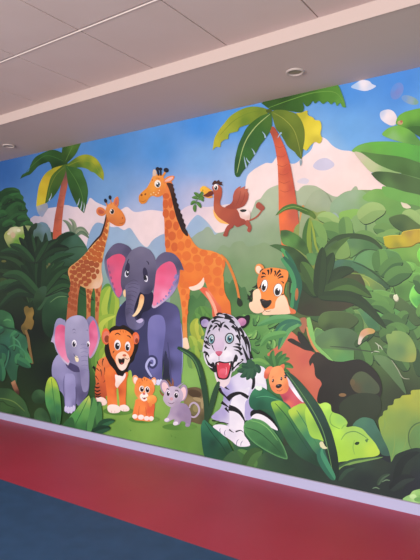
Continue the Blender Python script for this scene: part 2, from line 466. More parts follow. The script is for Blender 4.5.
sh(sk, "44,330* 60,320* 66,338 78,368 74,380 64,374 52,352", "52,328:c08a5a 62,345:a06a48 72,372:4f3028")
bo = Part('broad_leaf', 'wide leaf at the bottom left corner')
sh(bo, "-300,400 -120,340 0,352 40,356 76,382 100,408 112,440 118,470 60,475 -200,450", "10,365:2c5530 60,390:3f7038 100,440:3a6a3a 30,430:3f6f34 -100,400:2f5a2c 60,460:2a4f2a")
line(bo, "-20,392 20,396 60,410 100,446", 4, '6f9444'); line(bo, "-20,412 10,406 30,420 64,432", 4, '24481f')
bo = Part('broad_leaf'); sh(bo, "126,388 136,366 155,358 176,366 182,390 172,412 150,414 134,406", "140,380:2f5a34 165,370:3f7040 160,405:234a2a")
bo = Part('broad_leaf'); sh(bo, "136,462 148,436 168,432 186,448 200,480 196,510 150,500", "150,450:3a683a 180,460:2f5a36 160,480:3f7040")

TONE[:] = [1.0, 0.0]
# ---- yellow-green bushes between the elephants
F(60, 185, 4)
yb = Part('yellow_leaf_bush', 'yellow-green leaves between the elephants')
sh(yb, "140,640 150,520 160,440 178,400 200,398 225,440 240,520 240,700 150,740", "170,450:4a8034 200,430:5c9038 220,520:6f9a34 180,560:5f9034 190,650:6f9f38", auto=0)
leaf(yb, "190,590 165,500 178,440 200,405", 46, 'a3b83a', '86a830'); leaf(yb, "200,600 215,520 220,460 212,425", 36, '9ab236', '7ea02e')
leaf(yb, "180,640 150,580 170,540 222,520", 40, 'b0c040', '8aa832'); leaf(yb, "170,680 180,620 205,590 225,580", 38, '9ab83c', '7a9c30')
leaf(yb, "160,760 165,700 185,660 205,650", 40, 'a8bc40', '86a434'); leaf(yb, "150,760 140,700 150,640 165,620", 30, '6f9c3a', '5a8a34')
# ================================================================== GIRAFFES
F(60, 185, 4)
g1 = Part('giraffe', 'smaller giraffe at the left with brown netted patches, facing right')
for s_ in ("36,340 42,395 36,450 28,510 24,620 66,620 68,540 72,455 82,400 104,360",):
    l = g1.sub('leg'); sh(l, s_, "40,360:c97b42 70,380:b86a3a 45,450:b4623a 45,560:a85830")
l = g1.sub('leg'); sh(l, "104,400 106,450 106,520 104,600 124,600 122,520 124,450 132,405", "110,420:cf8248 115,560:c2743e")
l = g1.sub('leg'); sh(l, "138,400 142,450 140,540 138,600 154,600 154,540 160,450 166,395", "145,420:c87a44 150,560:b86a3a")
sh(g1, "186,112 176,160 162,204 144,226 124,246 104,272 84,292 60,312 38,330 32,350 40,372 66,392 100,412 130,414 160,408 168,372 166,330 172,290 182,240 192,200 198,150 196,126",
   "190,140:e6a456 170,210:e09c52 130,270:d8964e 60,340:d08e4a 110,380:d0904c 160,360:e0ac7c 150,400:e6bc9a 175,280:da9a50")
sh(g1, "132,412 150,404 162,378 166,352 171,380 164,402 148,414", "e2b898", auto=0)
pat = g1
for q in ((188, 140, 7, 9), (183, 160, 6, 8), (178, 180, 6, 8), (186, 186, 5, 8), (172, 200, 7, 8), (180, 212, 6, 8), (163, 216, 6, 7), (168, 234, 8, 9), (152, 234, 8, 8), (177, 238, 4, 9), (140, 248, 7, 7), (152, 255, 9, 8), (168, 258, 7, 9), (126, 262, 8, 7), (138, 272, 9, 8), (156, 278, 9, 9), (112, 276, 8, 7), (122, 290, 9, 8), (140, 296, 9, 9), (160, 300, 8, 9), (98, 292, 8, 7), (106, 308, 9, 8), (126, 314, 9, 9), (146, 320, 9, 9), (84, 306, 8, 6), (92, 324, 9, 8), (110, 332, 9, 9), (130, 340, 9, 9), (70, 318, 7, 6), (76, 338, 9, 8), (94, 346, 9, 8), (114, 358, 9, 9), (54, 330, 7, 6), (58, 350, 9, 8), (78, 362, 9, 8), (98, 374, 9, 8), (116, 384, 8, 8), (44, 346, 5, 6), (48, 368, 7, 8), (64, 378, 8, 7), (84, 388, 8, 7), (136, 366, 8, 9), (150, 346, 6, 8), (104, 398, 8, 6), (48, 392, 5, 8), (62, 398, 6, 8), (76, 402, 4, 8), (46, 414, 6, 8), (60, 420, 6, 8), (40, 436, 5, 8), (54, 442, 6, 8), (66, 446, 4, 8), (38, 458, 5, 8), (50, 466, 6, 8), (62, 470, 5, 8), (36, 482, 5, 8), (48, 490, 6, 8), (60, 496, 5, 8), (112, 424, 5, 7), (122, 430, 4, 7), (112, 446, 4, 8), (118, 462, 5, 8), (112, 484, 4, 8), (118, 500, 4, 8), (148, 424, 4, 8), (156, 436, 4, 8), (146, 456, 4, 8), (152, 476, 4, 8), (146, 498, 4, 8)):
    x, y, a, b = q
    rr = random.uniform(0, 1)
    n_ = 6; sh(pat, ' '.join(f"{x + a * 1.33 * math.cos(rr + k * 2 * math.pi / n_):.1f},{y + b * 1.33 * math.sin(rr + k * 2 * math.pi / n_):.1f}" for k in range(n_)), "a04c24" if y > 300 else "b4581f", auto=0)
mn = g1.sub('mane', 'dark brown mane')
line(mn, "186,114 178,156 164,198 150,214 132,234 112,258", 7, '3c2620', taper=0.4)
sh(g1, "190,80 202,72 216,70 230,88 248,106 258,124 262,140 258,154 246,164 226,164 210,156 196,146 188,130 182,108 184,92", "200,85:e38a3c 235,110:e07f30 250,150:d8762c 205,145:d07030 190,110:d98240")
e = g1.sub('ear'); sh(e, "182,104 172,92 156,88 146,98 146,112 156,122 170,124 182,116", "d9763a"); sh(e, "176,106 164,98 154,98 152,108 162,116 174,114", "b8543a")
e = g1.sub('ear'); sh(e, "214,76 218,56 230,46 235,58 234,78 228,88", "d9763a"); sh(e, "219,74 222,60 229,54 230,70 226,80", "c4604a")
hn = g1.sub('horn', 'black tipped horn'); line(hn, "190,84 184,70", 5, 'd27a38', taper=1); ell(hn, 182, 63, 6, 9, '20222c', rot=-20)
hn = g1.sub('horn', 'black tipped horn'); line(hn, "206,78 202,60", 5, 'd27a38', taper=1); ell(hn, 200, 50, 6, 9, '20222c', rot=-10)
ey = g1.sub('eye'); ell(ey, 208, 106, 9, 11, 'f0e0d0'); ell(ey, 209, 106, 7, 10, '1c1a20'); ell(ey, 206, 102, 2, 3, 'f0ece8')
ell(g1, 250, 132, 2.5, 3, '8a4020'); line(g1, "236,152 248,154 258,146", 2, '8a4020')

# big giraffe
F(160, 220, 4.31)
g2 = Part('giraffe', 'large orange giraffe in the middle, head raised and turned left')
tl = g2.sub('tail', 'thin tail with a dark tuft')
line(tl, "262,150 288,178 306,215 322,256 334,300 342,345", 11, 'd47a2a', taper=0.8)
sh(tl, "336,335 346,340 354,352 355,366 346,374 336,368 331,354", "23301f")
l = g2.sub('leg', 'far hind leg, pinkish orange')
sh(l, "170,298 186,290 214,300 240,336 262,372 272,420 230,420 224,380 212,350 190,322", "190,305:d9583a 220,345:e0674a 250,400:d8603c 215,320:e2805a")
sh(l, "196,310 214,322 240,372 250,420 240,420 228,376", "efa286", auto=0)
l = g2.sub('leg', 'near hind leg')
sh(l, "200,250 250,240 272,240 277,300 288,332 302,356 306,400 306,430 270,430 264,380 244,352 222,318 202,288", "240,270:e57e26 270,330:e67a24 290,380:dc6c22 225,300:dd6c24")
l = g2.sub('leg', 'front leg with a pale hoof')
sh(l, "72,250 130,260 130,300 124,340 120,380 116,450 117,520 98,520 97,470 95,400 86,330 76,290", "90,270:e07a2a 110,330:e67e2a 105,420:e08030 108,500:e29040")
sh(l, "98,512 116,508 124,535 126,552 112,560 100,556 97,535", "efd0ae")
sh(g2, "16,-120 12,-60 18,0 20,60 22,100 30,160 60,220 76,262 90,290 126,296 150,292 172,280 196,268 236,270 264,258 275,220 279,190 274,168 258,148 222,133 176,124 150,104 126,66 96,10 70,-80 50,-165 24,-170",
   "30,-100:de7632 60,-40:e07f3a 40,60:e2782e 100,60:e8842c 60,160:e47624 120,150:ea842a 200,140:ea8a30 260,170:e88a30 250,240:e67e26 150,240:ea7c24 170,270:e67020 80,270:e27422 130,280:e86f20", grid=1.6)
sh(g2, "124,290 140,286 160,278 178,262 188,248 191,262 188,280 174,296 150,304 134,302", "f2d2bc", auto=0)
pat = g2
F(0, 0, 1)
for x, y, a, b in ((166, 196, 3, 2.5), (165.5, 204, 2.5, 4), (170.5, 203, 2, 4.5), (165.8, 213.5, 2.8, 4), (172.2, 215, 2.6, 4.2), (168.5, 224.5, 3.2, 4.2), (176, 226, 2.6, 4), (166.5, 233, 1.8, 4), (172, 236, 3.4, 4), (180, 234.5, 3, 4.5), (167.5, 244, 2.4, 4), (174.5, 247, 3, 4), (181, 246, 3.2, 4.2), (188, 243.5, 2.8, 4), (186.5, 256, 4, 4.2), (194.5, 250.5, 3, 3), (178.5, 257, 3, 4), (196.8, 258.5, 3.6, 3.4), (203.6, 253, 3.6, 3), (208.6, 260.3, 4.2, 4.6), (189.5, 267.5, 4.2, 4.4), (181.5, 268, 3, 4.2), (198.5, 267, 3.3, 3.6), (206, 269.8, 3.2, 3.8), (214.3, 255.5, 3, 2.4), (218.8, 261.2, 3, 4), (217.3, 271.5, 4, 4), (181, 279, 2.6, 4), (208, 279, 3.4, 4), (217.5, 282, 3.4, 4), (186, 285, 2.6, 3), (183.4, 292, 2.2, 3), (187.5, 297, 1.8, 3), (184, 304, 2, 3), (186.6, 312, 1.4, 3), (184.2, 320, 1.4, 3), (212, 289, 3, 3), (221.5, 292, 2.6, 3.6), (223.5, 264, 1.5, 4)):
    rr = random.uniform(0, 1); n_ = 6
    sh(pat, ' '.join(f"{x + a * 1.16 * math.cos(rr + k * 2 * math.pi / n_):.2f},{y + b * 1.16 * math.sin(rr + k * 2 * math.pi / n_):.2f}" for k in range(n_)), "dc6b22" if x > 178 or y > 250 else "cc5c22", auto=0)
F(130, 155, 6)
mn = g2.sub('mane', 'dark brown bristly mane')
sh(mn, "218,168 232,166 248,170 260,180 258,192 266,204 264,222 274,236 272,252 282,266 280,284 292,298 290,316 302,330 302,346 314,360 312,376 324,390 322,404 334,420 332,440 344,458 350,486* 336,484 312,456 296,420 280,380 266,330 254,280 244,236 232,200", "235,180:4a2a20 270,280:2c1c1a 310,400:2a1c1c 340,470:33201c", auto=0)
sh(g2, "136,128 156,116 190,118 204,140 216,172 212,205 196,240 166,252 132,246 112,262 98,284 84,292 68,293 55,280 52,262 55,242 74,220 98,200 112,178 124,156",
   "150,130:ea9438 190,150:ea8c30 140,200:eb962c 90,230:e58c1e 70,275:de8418 190,220:e27c30 165,240:e0802c 120,240:dd8a24")
for q in ((126, 236, 3, 5), (142, 226, 4, 4), (155, 238, 4, 4), (170, 228, 4, 4), (176, 212, 4, 4)): ell(g2, *q, 'f0c48a')
ell(g2, 134, 150, 4, 6, 'c46a24'); 
hn = g2.sub('horn', 'black tipped horn'); line(hn, "172,124 169,106 165,86", 12, '24202a', taper=1); line(hn, "185,124 184,106 183,86", 10, '24202a', taper=1); ell(hn, 165, 83, 12, 11, '24222c'); ell(hn, 183, 85, 10, 10, '24222c')
hn = g2.sub('horn', 'black tipped horn'); line(hn, "196,128 206,112 214,96", 12, 'e08a34', taper=1); ell(hn, 217, 91, 16, 14, '24222c', rot=20)
e = g2.sub('ear'); sh(e, "136,124 138,92 148,86 158,96 158,120 148,126", "d8b8a0")
e = g2.sub('ear', 'pink lined ear'); sh(e, "198,160 208,144 226,130 250,124 266,128 262,144 248,158 226,166 206,172", "e8823c"); sh(e, "208,158 222,144 244,132 258,132 250,148 230,158", "ecb0a4")
ey = g2.sub('eye'); ell(ey, 166, 173, 19, 23, 'ece0d0'); ell(ey, 168, 178, 12, 15, '26303a'); ell(ey, 164, 171, 5, 6, 'f4f4f4'); ell(ey, 175, 184, 3, 4, 'a0b0b8')
line(g2, "152,140 166,138 180,144", 4, 'c0681f')
ell(g2, 69, 240, 6, 7, '8a4a16', rot=30); ell(g2, 92, 235, 5, 7, '8a4a16', rot=30); line(g2, "60,274 80,280 98,268", 3, 'a85a14')

# ================================================================== CENTRE BUSHES (in front of the giraffe's legs)
F(160, 220, 4.31)
cb_ = Part('leafy_bush', 'leafy bushes under the large giraffe')
for a in ("196,470 186,420 172,370", "170,480 160,430 150,400", "215,480 205,440 196,400"):
    leaf(cb_, a, 40, '5a8c3e', '4a7a38')
leaf(cb_, "165,520 150,470 152,440 164,425", 40, 'b0b83c', '98a832'); leaf(cb_, "180,500 178,470 172,450", 24, 'a2b23a', '86a034')
leaf(cb_, "150,560 140,520 126,500", 34, '9cb23c', '7fa034'); leaf(cb_, "190,560 176,530 160,520", 40, 'a4b43e', '80a038'); leaf(cb_, "160,600 150,570 150,540", 40, '8fac3c', '6f9a38')
leaf(cb_, "140,640 134,600 124,560", 34, '7fa646', '68954a')

# ================================================================== BIG ELEPHANT
F(130, 310, 4.667)
TONE[:] = [1.08, 0.06]
E = Part('elephant', 'large dark mauve elephant in the middle with pink ears and one tusk')
sh(E, "-68,70 -62,20 -40,-24 10,-60 110,-50 215,-20 236,60 240,110 242,180 242,240 240,300 238,346 226,360 196,356 188,340 184,290 176,230 166,190 158,240 150,300 140,330 90,340 20,330 0,280 -50,330 -70,200",
   "0,0:2a2748 60,10:2c2a4c 100,0:34325a 180,20:4a4776 225,60:5a5890 215,200:5c5c96 215,320:5a5a94 180,150:4c4a7c 165,250:262a44 60,120:34365c 60,250:33365c 30,320:2f3354 195,120:535286 -60,100:35335a", auto=0, grid=1.5)
sh(E, "150,340 156,270 164,190 176,230 184,290 190,345 180,352 160,352", "165,220:2c2d4e 170,300:22243c 170,345:2a3a34", auto=0)
l = E.sub('leg', 'front leg, lighter blue mauve')
sh(l, "84,70 90,44 104,28 128,22 150,28 162,50 166,90 160,150 152,210 150,280 150,336 136,350 112,348 92,332 88,280 88,200 82,130", "100,60:6e6ca6 145,60:6a68a4 110,160:6a69a6 150,160:5a5a94 110,280:6463a0 145,300:54548c")
for a in ((118, 336, 9, 14), (132, 338, 9, 14), (144, 334, 7, 12)): ell(l, *a, 'c9cbe6')
line(E, "176,150 184,220 190,300 194,345", 6, '3c3c68', taper=0.5)
line(E, "238,60 244,130 245,220 242,300", 4, '8f92c8', taper=0.2)
tl = E.sub('curled_tail', 'spiral lavender tail tip')
line(tl, "104,318 88,296 72,268 78,240 96,220 116,226 120,250 106,266 92,256 98,242", 19, '33355e', taper=.8)
line(tl, "102,312 88,292 76,266 82,242 97,226 112,231 114,249 104,259 96,253", 11, 'a3a6d6', taper=.7)
F(100, 240, 4.667)
e = E.sub('ear', 'left ear with pink lining')
sh(e, "150,60 140,36 120,22 92,14 70,18 54,30 38,50 26,72 20,98 24,130 32,165 46,200 60,235 76,262 90,270 112,240 120,150 132,90", "60,40:5c5472 100,25:585070 130,50:4a4462 30,110:6a6480 50,210:7a7494 30,80:4a4560")
sh(e, "32,98 46,82 64,70 92,65 112,76 118,92 106,140 100,190 104,232 90,266 76,256 64,222 52,192 40,150", "50,90:d2446c 90,80:cf3f66 80,160:da4a74 70,210:d84a78 95,240:d0507e 45,140:b84a72")
for q in ((46, 150, 4, 8), (52, 176, 4, 8), (60, 204, 4, 8), (68, 230, 4, 8), (40, 122, 3, 8)): ell(e, *q, '8c4a72', rot=-15)
e = E.sub('ear', 'right ear with pink lining')
sh(e, "256,110 264,86 282,66 306,56 340,62 362,80 378,104 392,142* 374,140 372,160 366,200 352,232 328,264 300,288 270,310 250,318 240,300 246,250 248,190", "280,75:5a5270 330,75:565070 370,120:46425e 340,240:9a8ab8 300,285:b09cc4 260,310:c8aac8 360,180:6a648a 255,200:4c4664")
sh(e, "262,152 274,130 292,113 322,100 342,108 354,130 358,160 346,202 330,240 306,272 278,294 252,308 244,294 248,262 254,220", "290,130:d84470 330,130:cf4a74 290,190:e0507e 265,250:e66a92 320,200:dc5c88 300,260:e88aae 250,290:e87aa0")
for q in ((352, 170, 5, 12), (344, 200, 5, 10), (352, 190, 4, 8), (334, 226, 5, 8), (322, 246, 5, 7), (326, 232, 4, 5), (308, 262, 5, 5), (296, 276, 4, 4), (284, 284, 4, 5), (268, 296, 4, 5), (360, 176, 4, 14), (336, 216, 4, 5)):
    ell(e, *q, '8a74ac', rot=20)
sh(E, "118,240 130,232 180,240 235,240 250,262 236,320 200,340 186,372 170,360 160,320 130,300", "180,280:17142a 230,270:231f3c 170,340:1c1a34", auto=0)
sh(E, "130,72 148,48 170,36 190,30 212,36 234,48 252,74 261,104 262,140 258,172 254,205 246,232 230,250 204,252 188,244 172,262 130,264 118,244 106,238 98,212 97,186 100,158 106,128 116,100",
   "190,45:6b657f 150,80:645e78 235,90:655f7a 190,120:605a76 250,180:4e4864 110,190:544e68 180,210:5e5876 150,240:5c5674 230,240:3e3956 105,230:4a4460", grid=1.3)
tk = E.sub('trunk', 'wrinkled trunk with curled lavender tip')
sh(tk, "116,222 130,204 160,196 184,210 186,240 178,262 168,290 160,318 157,345 164,368 176,380 186,372 196,364 206,372 206,390 194,406 178,418 158,418 140,410 126,392 120,362 117,330 121,290 120,255",
   "140,220:605a78 170,230:645e7e 130,270:504a68 160,280:625c7c 125,340:474260 150,350:5e5a7c 150,400:5a5678 185,400:6a6690", auto=0)
sh(tk, "168,378 178,372 192,366 202,374 196,384 182,388", "b6a8d0", auto=0)
for i, (a, b) in enumerate(("136,190:178,192".split(':'), "128,206:182,208".split(':'), "126,222:178,226".split(':'), "124,240:174,246".split(':'), "122,258:168,266".split(':'), "120,278:162,286".split(':'), "119,300:158,306".split(':'), "119,322:154,326".split(':'), "120,344:154,344".split(':'))):
    ax, ay = map(float, a.split(',')); bx, by = map(float, b.split(','))
    line(tk, f"{ax},{ay+4} {(ax+bx)/2},{(ay+by)/2-5} {bx},{by+2}", 2.6, '45405c')
t_ = E.sub('tusk', 'cream tusk')
sh(t_, "190,254 200,256 206,268 204,290 198,310 188,330 174,348 158,358 150,354* 164,338 174,318 180,298 184,274", "195,262:d9985a 195,290:e8b878 170,345:f0cf9c")
t_ = E.sub('tusk', 'cream tusk'); sh(t_, "110,236 118,232 120,262 116,268 108,252", "e6bb86")
for (x, y, s_) in ((125, 158, 1), (214, 180, -1)):
    ey = E.sub('eye'); ell(ey, x + 3 * s_, y - 26, 11, 26, '2e2844', rot=8 * s_)
    ell(ey, x, y, 9.5, 16, 'd6d2e0', rot=10 * s_); ell(ey, x + 3 * s_, y - 3, 8, 14, '1a1726', rot=10 * s_); ell(ey, x + 5, y - 8, 3, 4, 'f0eef6'); ell(ey, x - 2, y + 8, 2, 3, '9a94b0')
line(E, "136,88 130,98 127,112", 5, '2c2640'); line(E, "216,98 224,104 228,116", 5, '2c2640')

# ================================================================== BABY ELEPHANT
F(44, 305, 4.667)
B = Part('baby_elephant', 'small grey-lavender elephant with bright pink ears at the left')
sh(B, "96,240 66,232 50,250 40,272 36,300 38,330 46,362 62,390 84,410 96,440 98,480 94,494 110,504 132,500 146,490 150,460 162,470 188,440 206,410 212,360 206,290 160,260",
   "60,260:9a96c2 45,310:8a88b4 70,370:7e7caa 90,330:8e8aba 120,350:8582b2 110,450:8f8cbc 180,330:6a668e 180,420:504c74 160,400:5a567e", auto=0)
sh(B, "100,262 124,270 150,282 166,296 168,312 140,312 116,298 104,284", "453f68", auto=0)
l = B.sub('leg', 'front leg'); sh(l, "98,330 120,320 142,330 148,380 148,440 146,486 130,500 104,498 98,470 100,420", "110,350:9592c2 140,380:8885b6 115,460:9d9acc 142,460:7a78aa")
line(B, "96,330 90,370 94,420 98,470", 4, '615e8c'); line(B, "148,380 150,420 148,470", 5, '504c74')
for a in ((102, 484, 7, 14), (114, 490, 8, 16), (127, 490, 8, 16), (139, 482, 7, 14)): ell(l, *a, 'c6c2e4')
e = B.sub('ear', 'left ear with pink lining')
sh(e, "102,84 90,68 74,61 60,68 50,92 44,130 36,158* 32,172* 46,178 54,206 70,236 90,262 112,282* 120,262 116,200", "75,70:8a86ac 50,120:8480a8 45,170:b0a8c8 60,215:a09ac0 110,270:c8b8d4")
sh(e, "54,112 64,96 78,91 96,98 102,120 102,170 106,220 118,258 112,270 94,256 76,236 58,200 50,160", "70,100:d9507e 65,160:e8709c 90,150:de5c8a 85,220:e87aa4 108,255:ea90b4 98,110:c84a78")
e = B.sub('ear', 'right ear with pink lining')
sh(e, "198,84 204,62 220,52 238,66 252,96 262,140 260,160 250,196 232,234 212,248 206,200", "222,62:7e7aa0 255,120:8a84a8 250,190:b49cb8 200,90:6e6a92")
sh(e, "210,108 220,80 232,72 244,96 251,130 250,164 238,202 220,236 212,240 210,180", "225,90:d9507e 240,130:e06a94 225,200:e0709a 214,140:c44c7a")
sh(B, "102,80 116,62 134,52 160,48 182,54 196,68 206,92 210,130 212,170 210,210 206,240 208,290 210,350 206,392 196,406 182,402 174,372 170,330 164,296 150,276 126,266 110,246 102,214 98,180 97,130",
   "150,60:a5a0c0 120,90:9a95b6 190,90:938eb0 150,130:9893b4 110,200:8a85a8 200,200:8e89ae 185,260:9590b6 200,330:8a85ae 176,320:7a75a0 195,395:8c88b2 130,250:7e7aa0 170,210:a09bbc", grid=1.3)
for q in ("170,186 184,182 200,186", "168,204 184,200 204,204", "170,222 188,218 206,222", "172,242 190,238 206,242", "172,262 190,258 206,262", "174,284 190,280 207,284", "174,306 192,302 208,306"):
    line(B, q, 2.2, '746f98')
t_ = B.sub('tusk', 'little cream tusk'); sh(t_, "144,240 154,238 162,254 158,266 148,262", "ecdcb0")
line(B, "138,226 146,240 158,246", 3, '4a4466')
line(B, "132,118 140,112 148,118", 3, '5a5478'); line(B, "134,132 142,128 150,132", 2, '6a648a'); line(B, "196,118 202,116 206,122", 3, '5a5478')
for x, y, a, b in ((141, 180, 11, 17), (207, 183, 7, 14)):
    ey = B.sub('eye'); ell(ey, x, y, a, b, 'eeeaf2'); ell(ey, x - 1, y + 3, a * .7, b * .74, '2a2438'); ell(ey, x + 2, y - 3, 2.2, 3.2, 'f4f2f8')

TONE[:] = [1.04, 0.0]
# ================================================================== MANED TIGER
F(88, 320, 5.6)
L = Part('maned_tiger', 'orange tiger with a black mane and open smile, standing beside the elephant')
ell(L, 170, 510, 85, 24, "150,505:4d7a2c 220,512:5a8a34", auto=0)
sh(L, "110,205 82,212 60,226 48,258 40,310 44,350 38,390 40,430 36,452 50,470 76,476 98,470 104,452 98,428 112,420 130,380 150,320 150,240",
   "80,230:d9743a 60,270:e07838 55,320:d8682e 90,320:c9582c 60,390:b8502a 110,300:d9642c 60,440:a84a2a 120,380:c4522a")
l = L.sub('paw', 'white hind paw'); sh(l, "38,446 56,432 84,434 102,448 106,466 92,478 64,476 42,464", "f0d6ca"); 
for q in ("58,470 56,460", "76,474 76,462"): line(l, q, 2.5, 'b0806a')
for q, w in (("52,232 58,250 72,262", 7), ("86,216 80,240 84,260", 7), ("48,270 58,280 70,290", 6), ("70,276 76,300 74,316", 6), ("42,312 54,330 62,342", 6), ("92,266 94,290 90,310", 5), ("26,262 36,270 40,290", 16), ("60,352 50,360 42,358", 8), ("100,330 92,345 82,350", 6)): stripe(L, q, w)
for q in ("36,372 52,380 66,374", "36,392 52,400 70,392", "38,410 54,420 72,410", "40,424 56,432 74,424"): line(L, q, 8, '1c1412')
sh(L, "104,270 140,262 220,290 216,340 214,400 211,440 210,484 176,490 170,440 166,392 162,440 168,486 140,496 112,488 108,440 104,400 98,350 92,310",
   "120,290:e6762e 110,350:df6a28 140,400:e5722c 120,450:e87a30 165,400:b84a22 195,360:e06c2a 195,450:e4742e 155,330:d9622a 150,470:e8803a", auto=0)
sh(L, "160,386 168,380 174,440 176,490 168,490 162,440", "8ab53e", auto=0)
for nm, q in (('paw', "110,484 124,474 150,474 172,482 182,500 176,516 150,522 122,518 110,504"), ('paw', "178,482 200,474 220,480 232,496 228,508 206,512 184,506")):
    l = L.sub(nm, 'white front paw'); sh(l, q, "f4ddd2")
for q in ("132,520 132,506", "150,521 150,507", "200,511 200,500", "214,510 214,500"): line(L, q, 2.2, 'b88872')
ch = L.sub('chest', 'white chest fur'); sh(ch, "152,306 176,312 210,298 208,322 192,346 178,362 164,380 152,366 154,340", "170,320:f2e2da 200,310:e8d4d0 165,365:ecd4c4")
ma = L.sub('mane', 'black mane')
sh(ma, "122,50 150,32 176,36 200,28 236,48 262,68 282,96 284,130 276,170 264,196 256,226 236,246 226,268 222,290* 206,296 196,314 180,312 164,306 152,284 134,262 120,246 108,222 98,200 92,160 100,120 104,80", "150,45:1c1410 240,70:20160f 190,300:17110f 110,180:1a120f 270,150:1c1410")
for nm, q in (('ear', (100, 92, 24, 46, 20, 34)), ('ear', (267, 102, 20, 34, 13, 24))):
    e = L.sub(nm); x, y, a, b, c_, d = q
    ell(e, x, y, a, b, 'e0622c'); ell(e, x + 2, y + 4, c_, d, 'd9735a'); ell(e, x + 6, y + 14, c_ * .7, d * .6, '8a3a20')
sh(L, "122,78 136,62 160,56 200,54 226,66 242,82 254,108 258,150 248,188 232,216 222,246 210,270 190,284 172,272 160,250 146,222 132,200 122,166 116,130 116,100",
   "150,70:e87c30 210,70:ea7e2e 185,120:ee8a34 130,130:e27028 245,130:e0702a 140,190:e47a34 240,190:dd7230", grid=1)
mz = L.sub('muzzle', 'pale muzzle with open black mouth')
sh(mz, "160,198 176,182 194,176 214,182 230,202 234,222 224,244 212,270 192,284 174,272 160,248 154,222", "175,200:f2cdb0 215,200:f0c8a8 190,270:f0dccf 165,235:eec4a4")
ell(mz, 204, 198, 11, 7, 'c8603c'); line(mz, "168,214 186,220 204,212 220,220 230,214", 4, '4a2018')
sh(mz, "170,218 186,222 204,216 204,232 198,246 184,250 174,240", "1c1012"); ell(mz, 190, 243, 8, 4, 'a83a38')
for x, y, a, b in ((165, 140, 18, 29), (222, 148, 15, 27)):
    ey = L.sub('eye'); ell(ey, x, y, a, b, 'e8e4e4'); ell(ey, x - 1, y + 6, a * .72, b * .68, '3a3a44'); ell(ey, x - 1, y + 8, a * .45, b * .45, '15151a'); ell(ey, x + 4, y - 1, 4, 5, 'f4f4f6')
for q in ("150,84 164,74 182,84", "218,88 230,90 240,102", "148,172 142,178 140,186"): line(L, q, 6, '2a1a14')
for q in ("196,56 198,72", "180,56 182,68", "212,58 212,72"): line(L, q, 3, '8a3c18')

# ================================================================== ROCK, TIGER CUB, GREY CUB
F(128, 365, 5.25)
rk = Part('log', 'brown hollow log in the grass behind the grey cub')
sh(rk, "290,150 306,126 340,116 372,120 396,142 410,190 412,250 406,300 380,312 340,300 310,290", "320,130:5a4a30 370,140:5f5036 330,190:8a7850 380,220:7a6a48 360,280:62583a 395,280:4c4c30 330,260:5c4c34")
ell(rk, 350, 150, 36, 20, "4a3a26", rot=15); ell(rk, 350, 232, 26, 32, "6f6842"); ell(rk, 356, 228, 16, 20, "8a8250"); ell(rk, 390, 200, 8, 30, "9a8a60", auto=0)
ell(rk, 370, 182, 30, 10, "9c8a62", rot=18, auto=0)
cu = Part('tiger_cub', 'small orange cub sitting on the grass with a raised paw')
ell(cu, 85, 286, 80, 20, "60,285:4f7f2e 140,290:62923a", auto=0)
sh(cu, "48,178 36,205 28,240 24,268 36,288 70,292 110,296 132,288 136,250 140,210 126,170", "50,200:ea8038 35,260:e67a34 80,230:f08a3c 110,240:d9582f 125,220:d45a30 80,280:ee8a44", auto=0)
line(cu, "60,215 56,250 58,280", 3, 'c0582a'); line(cu, "92,220 96,255 96,285", 3, 'c0582a')
for q in ((36, 270, 14, 12), (68, 274, 16, 13), (98, 280, 14, 12), (122, 281, 13, 12)):
    l = cu.sub('paw', 'white paw'); ell(l, *q, 'f4e2da')
for nm, q in (('ear', (41, 80, 17, 28, -15)), ('ear', (132, 90, 15, 26, 18))):
    e = cu.sub(nm, 'white lined ear'); x, y, a, b, r = q
    ell(e, x, y, a, b, 'e89a68', rot=r); ell(e, x + 1, y + 3, a * .72, b * .74, 'f2d6cc', rot=r)
sh(cu, "44,84 58,68 74,72 84,62 100,68 122,80 136,100 140,128 132,150 118,174 96,188 72,186 50,172 36,148 34,120", "60,90:e87e30 100,80:ea8434 85,120:ee9440 45,140:e4803a 130,140:e27a38 85,180:f0a868", grid=0.8)
mz = cu.sub('muzzle', 'white muzzle'); sh(mz, "62,164 74,148 94,146 106,160 104,178 90,190 74,186", "f6e8de"); ell(mz, 84, 151, 8, 6, 'c8686a'); line(mz, "74,170 86,178 98,168", 4, '6a2a2a'); ell(mz, 86, 176, 6, 5, '8a3434')
for x, y in ((72, 126), (101, 130)):
    ey = cu.sub('eye'); ell(ey, x, y, 13, 17, 'f6f0ea'); ell(ey, x + 1, y + 1, 10, 14, '5a3428'); ell(ey, x + 1, y + 3, 6, 9, '1a1010'); ell(ey, x + 3, y - 5, 3, 4, 'fff8f4')
for q in ("72,72 76,86", "86,66 88,82", "100,72 98,86", "56,96 64,92", "112,98 118,104"): line(cu, q, 4, 'a84a1c')
pw = cu.sub('raised_paw', 'yellow-orange raised paw'); ell(pw, 126, 182, 26, 24, "120,170:f0a048 135,195:e88a38", rot=-20); ell(pw, 108, 172, 10, 8, 'f2ac58'); ell(pw, 118, 208, 9, 12, 'e08034')
mo = Part('grey_cub', 'small mauve-grey mouse-like baby elephant with curly tail')
ell(mo, 270, 325, 90, 18, "230,320:4f7f30 320,330:5c8c38", auto=0)
tl = mo.sub('curly_tail', 'pale curled tail'); line(tl, "326,268 346,274 364,262 374,238 366,212 346,198 328,208 322,226", 10, 'b0a0b4', taper=0.7)
sh(mo, "228,220 218,250 206,274 192,284 190,294 208,300 226,290 244,286 238,304 248,316 268,312 280,296 300,300 304,320 322,322 330,296 332,262 322,230 304,206 270,200", "240,240:a090aa 300,230:8a7898 310,280:8c7a98 250,290:a898b0 220,280:b0a2b8 270,260:8a7898 315,310:90809e")
for q in ((204, 288, 13, 9), (250, 307, 14, 10)):
    l = mo.sub('foot', 'pale foot'); ell(l, *q, 'd8d0dc', rot=-15)
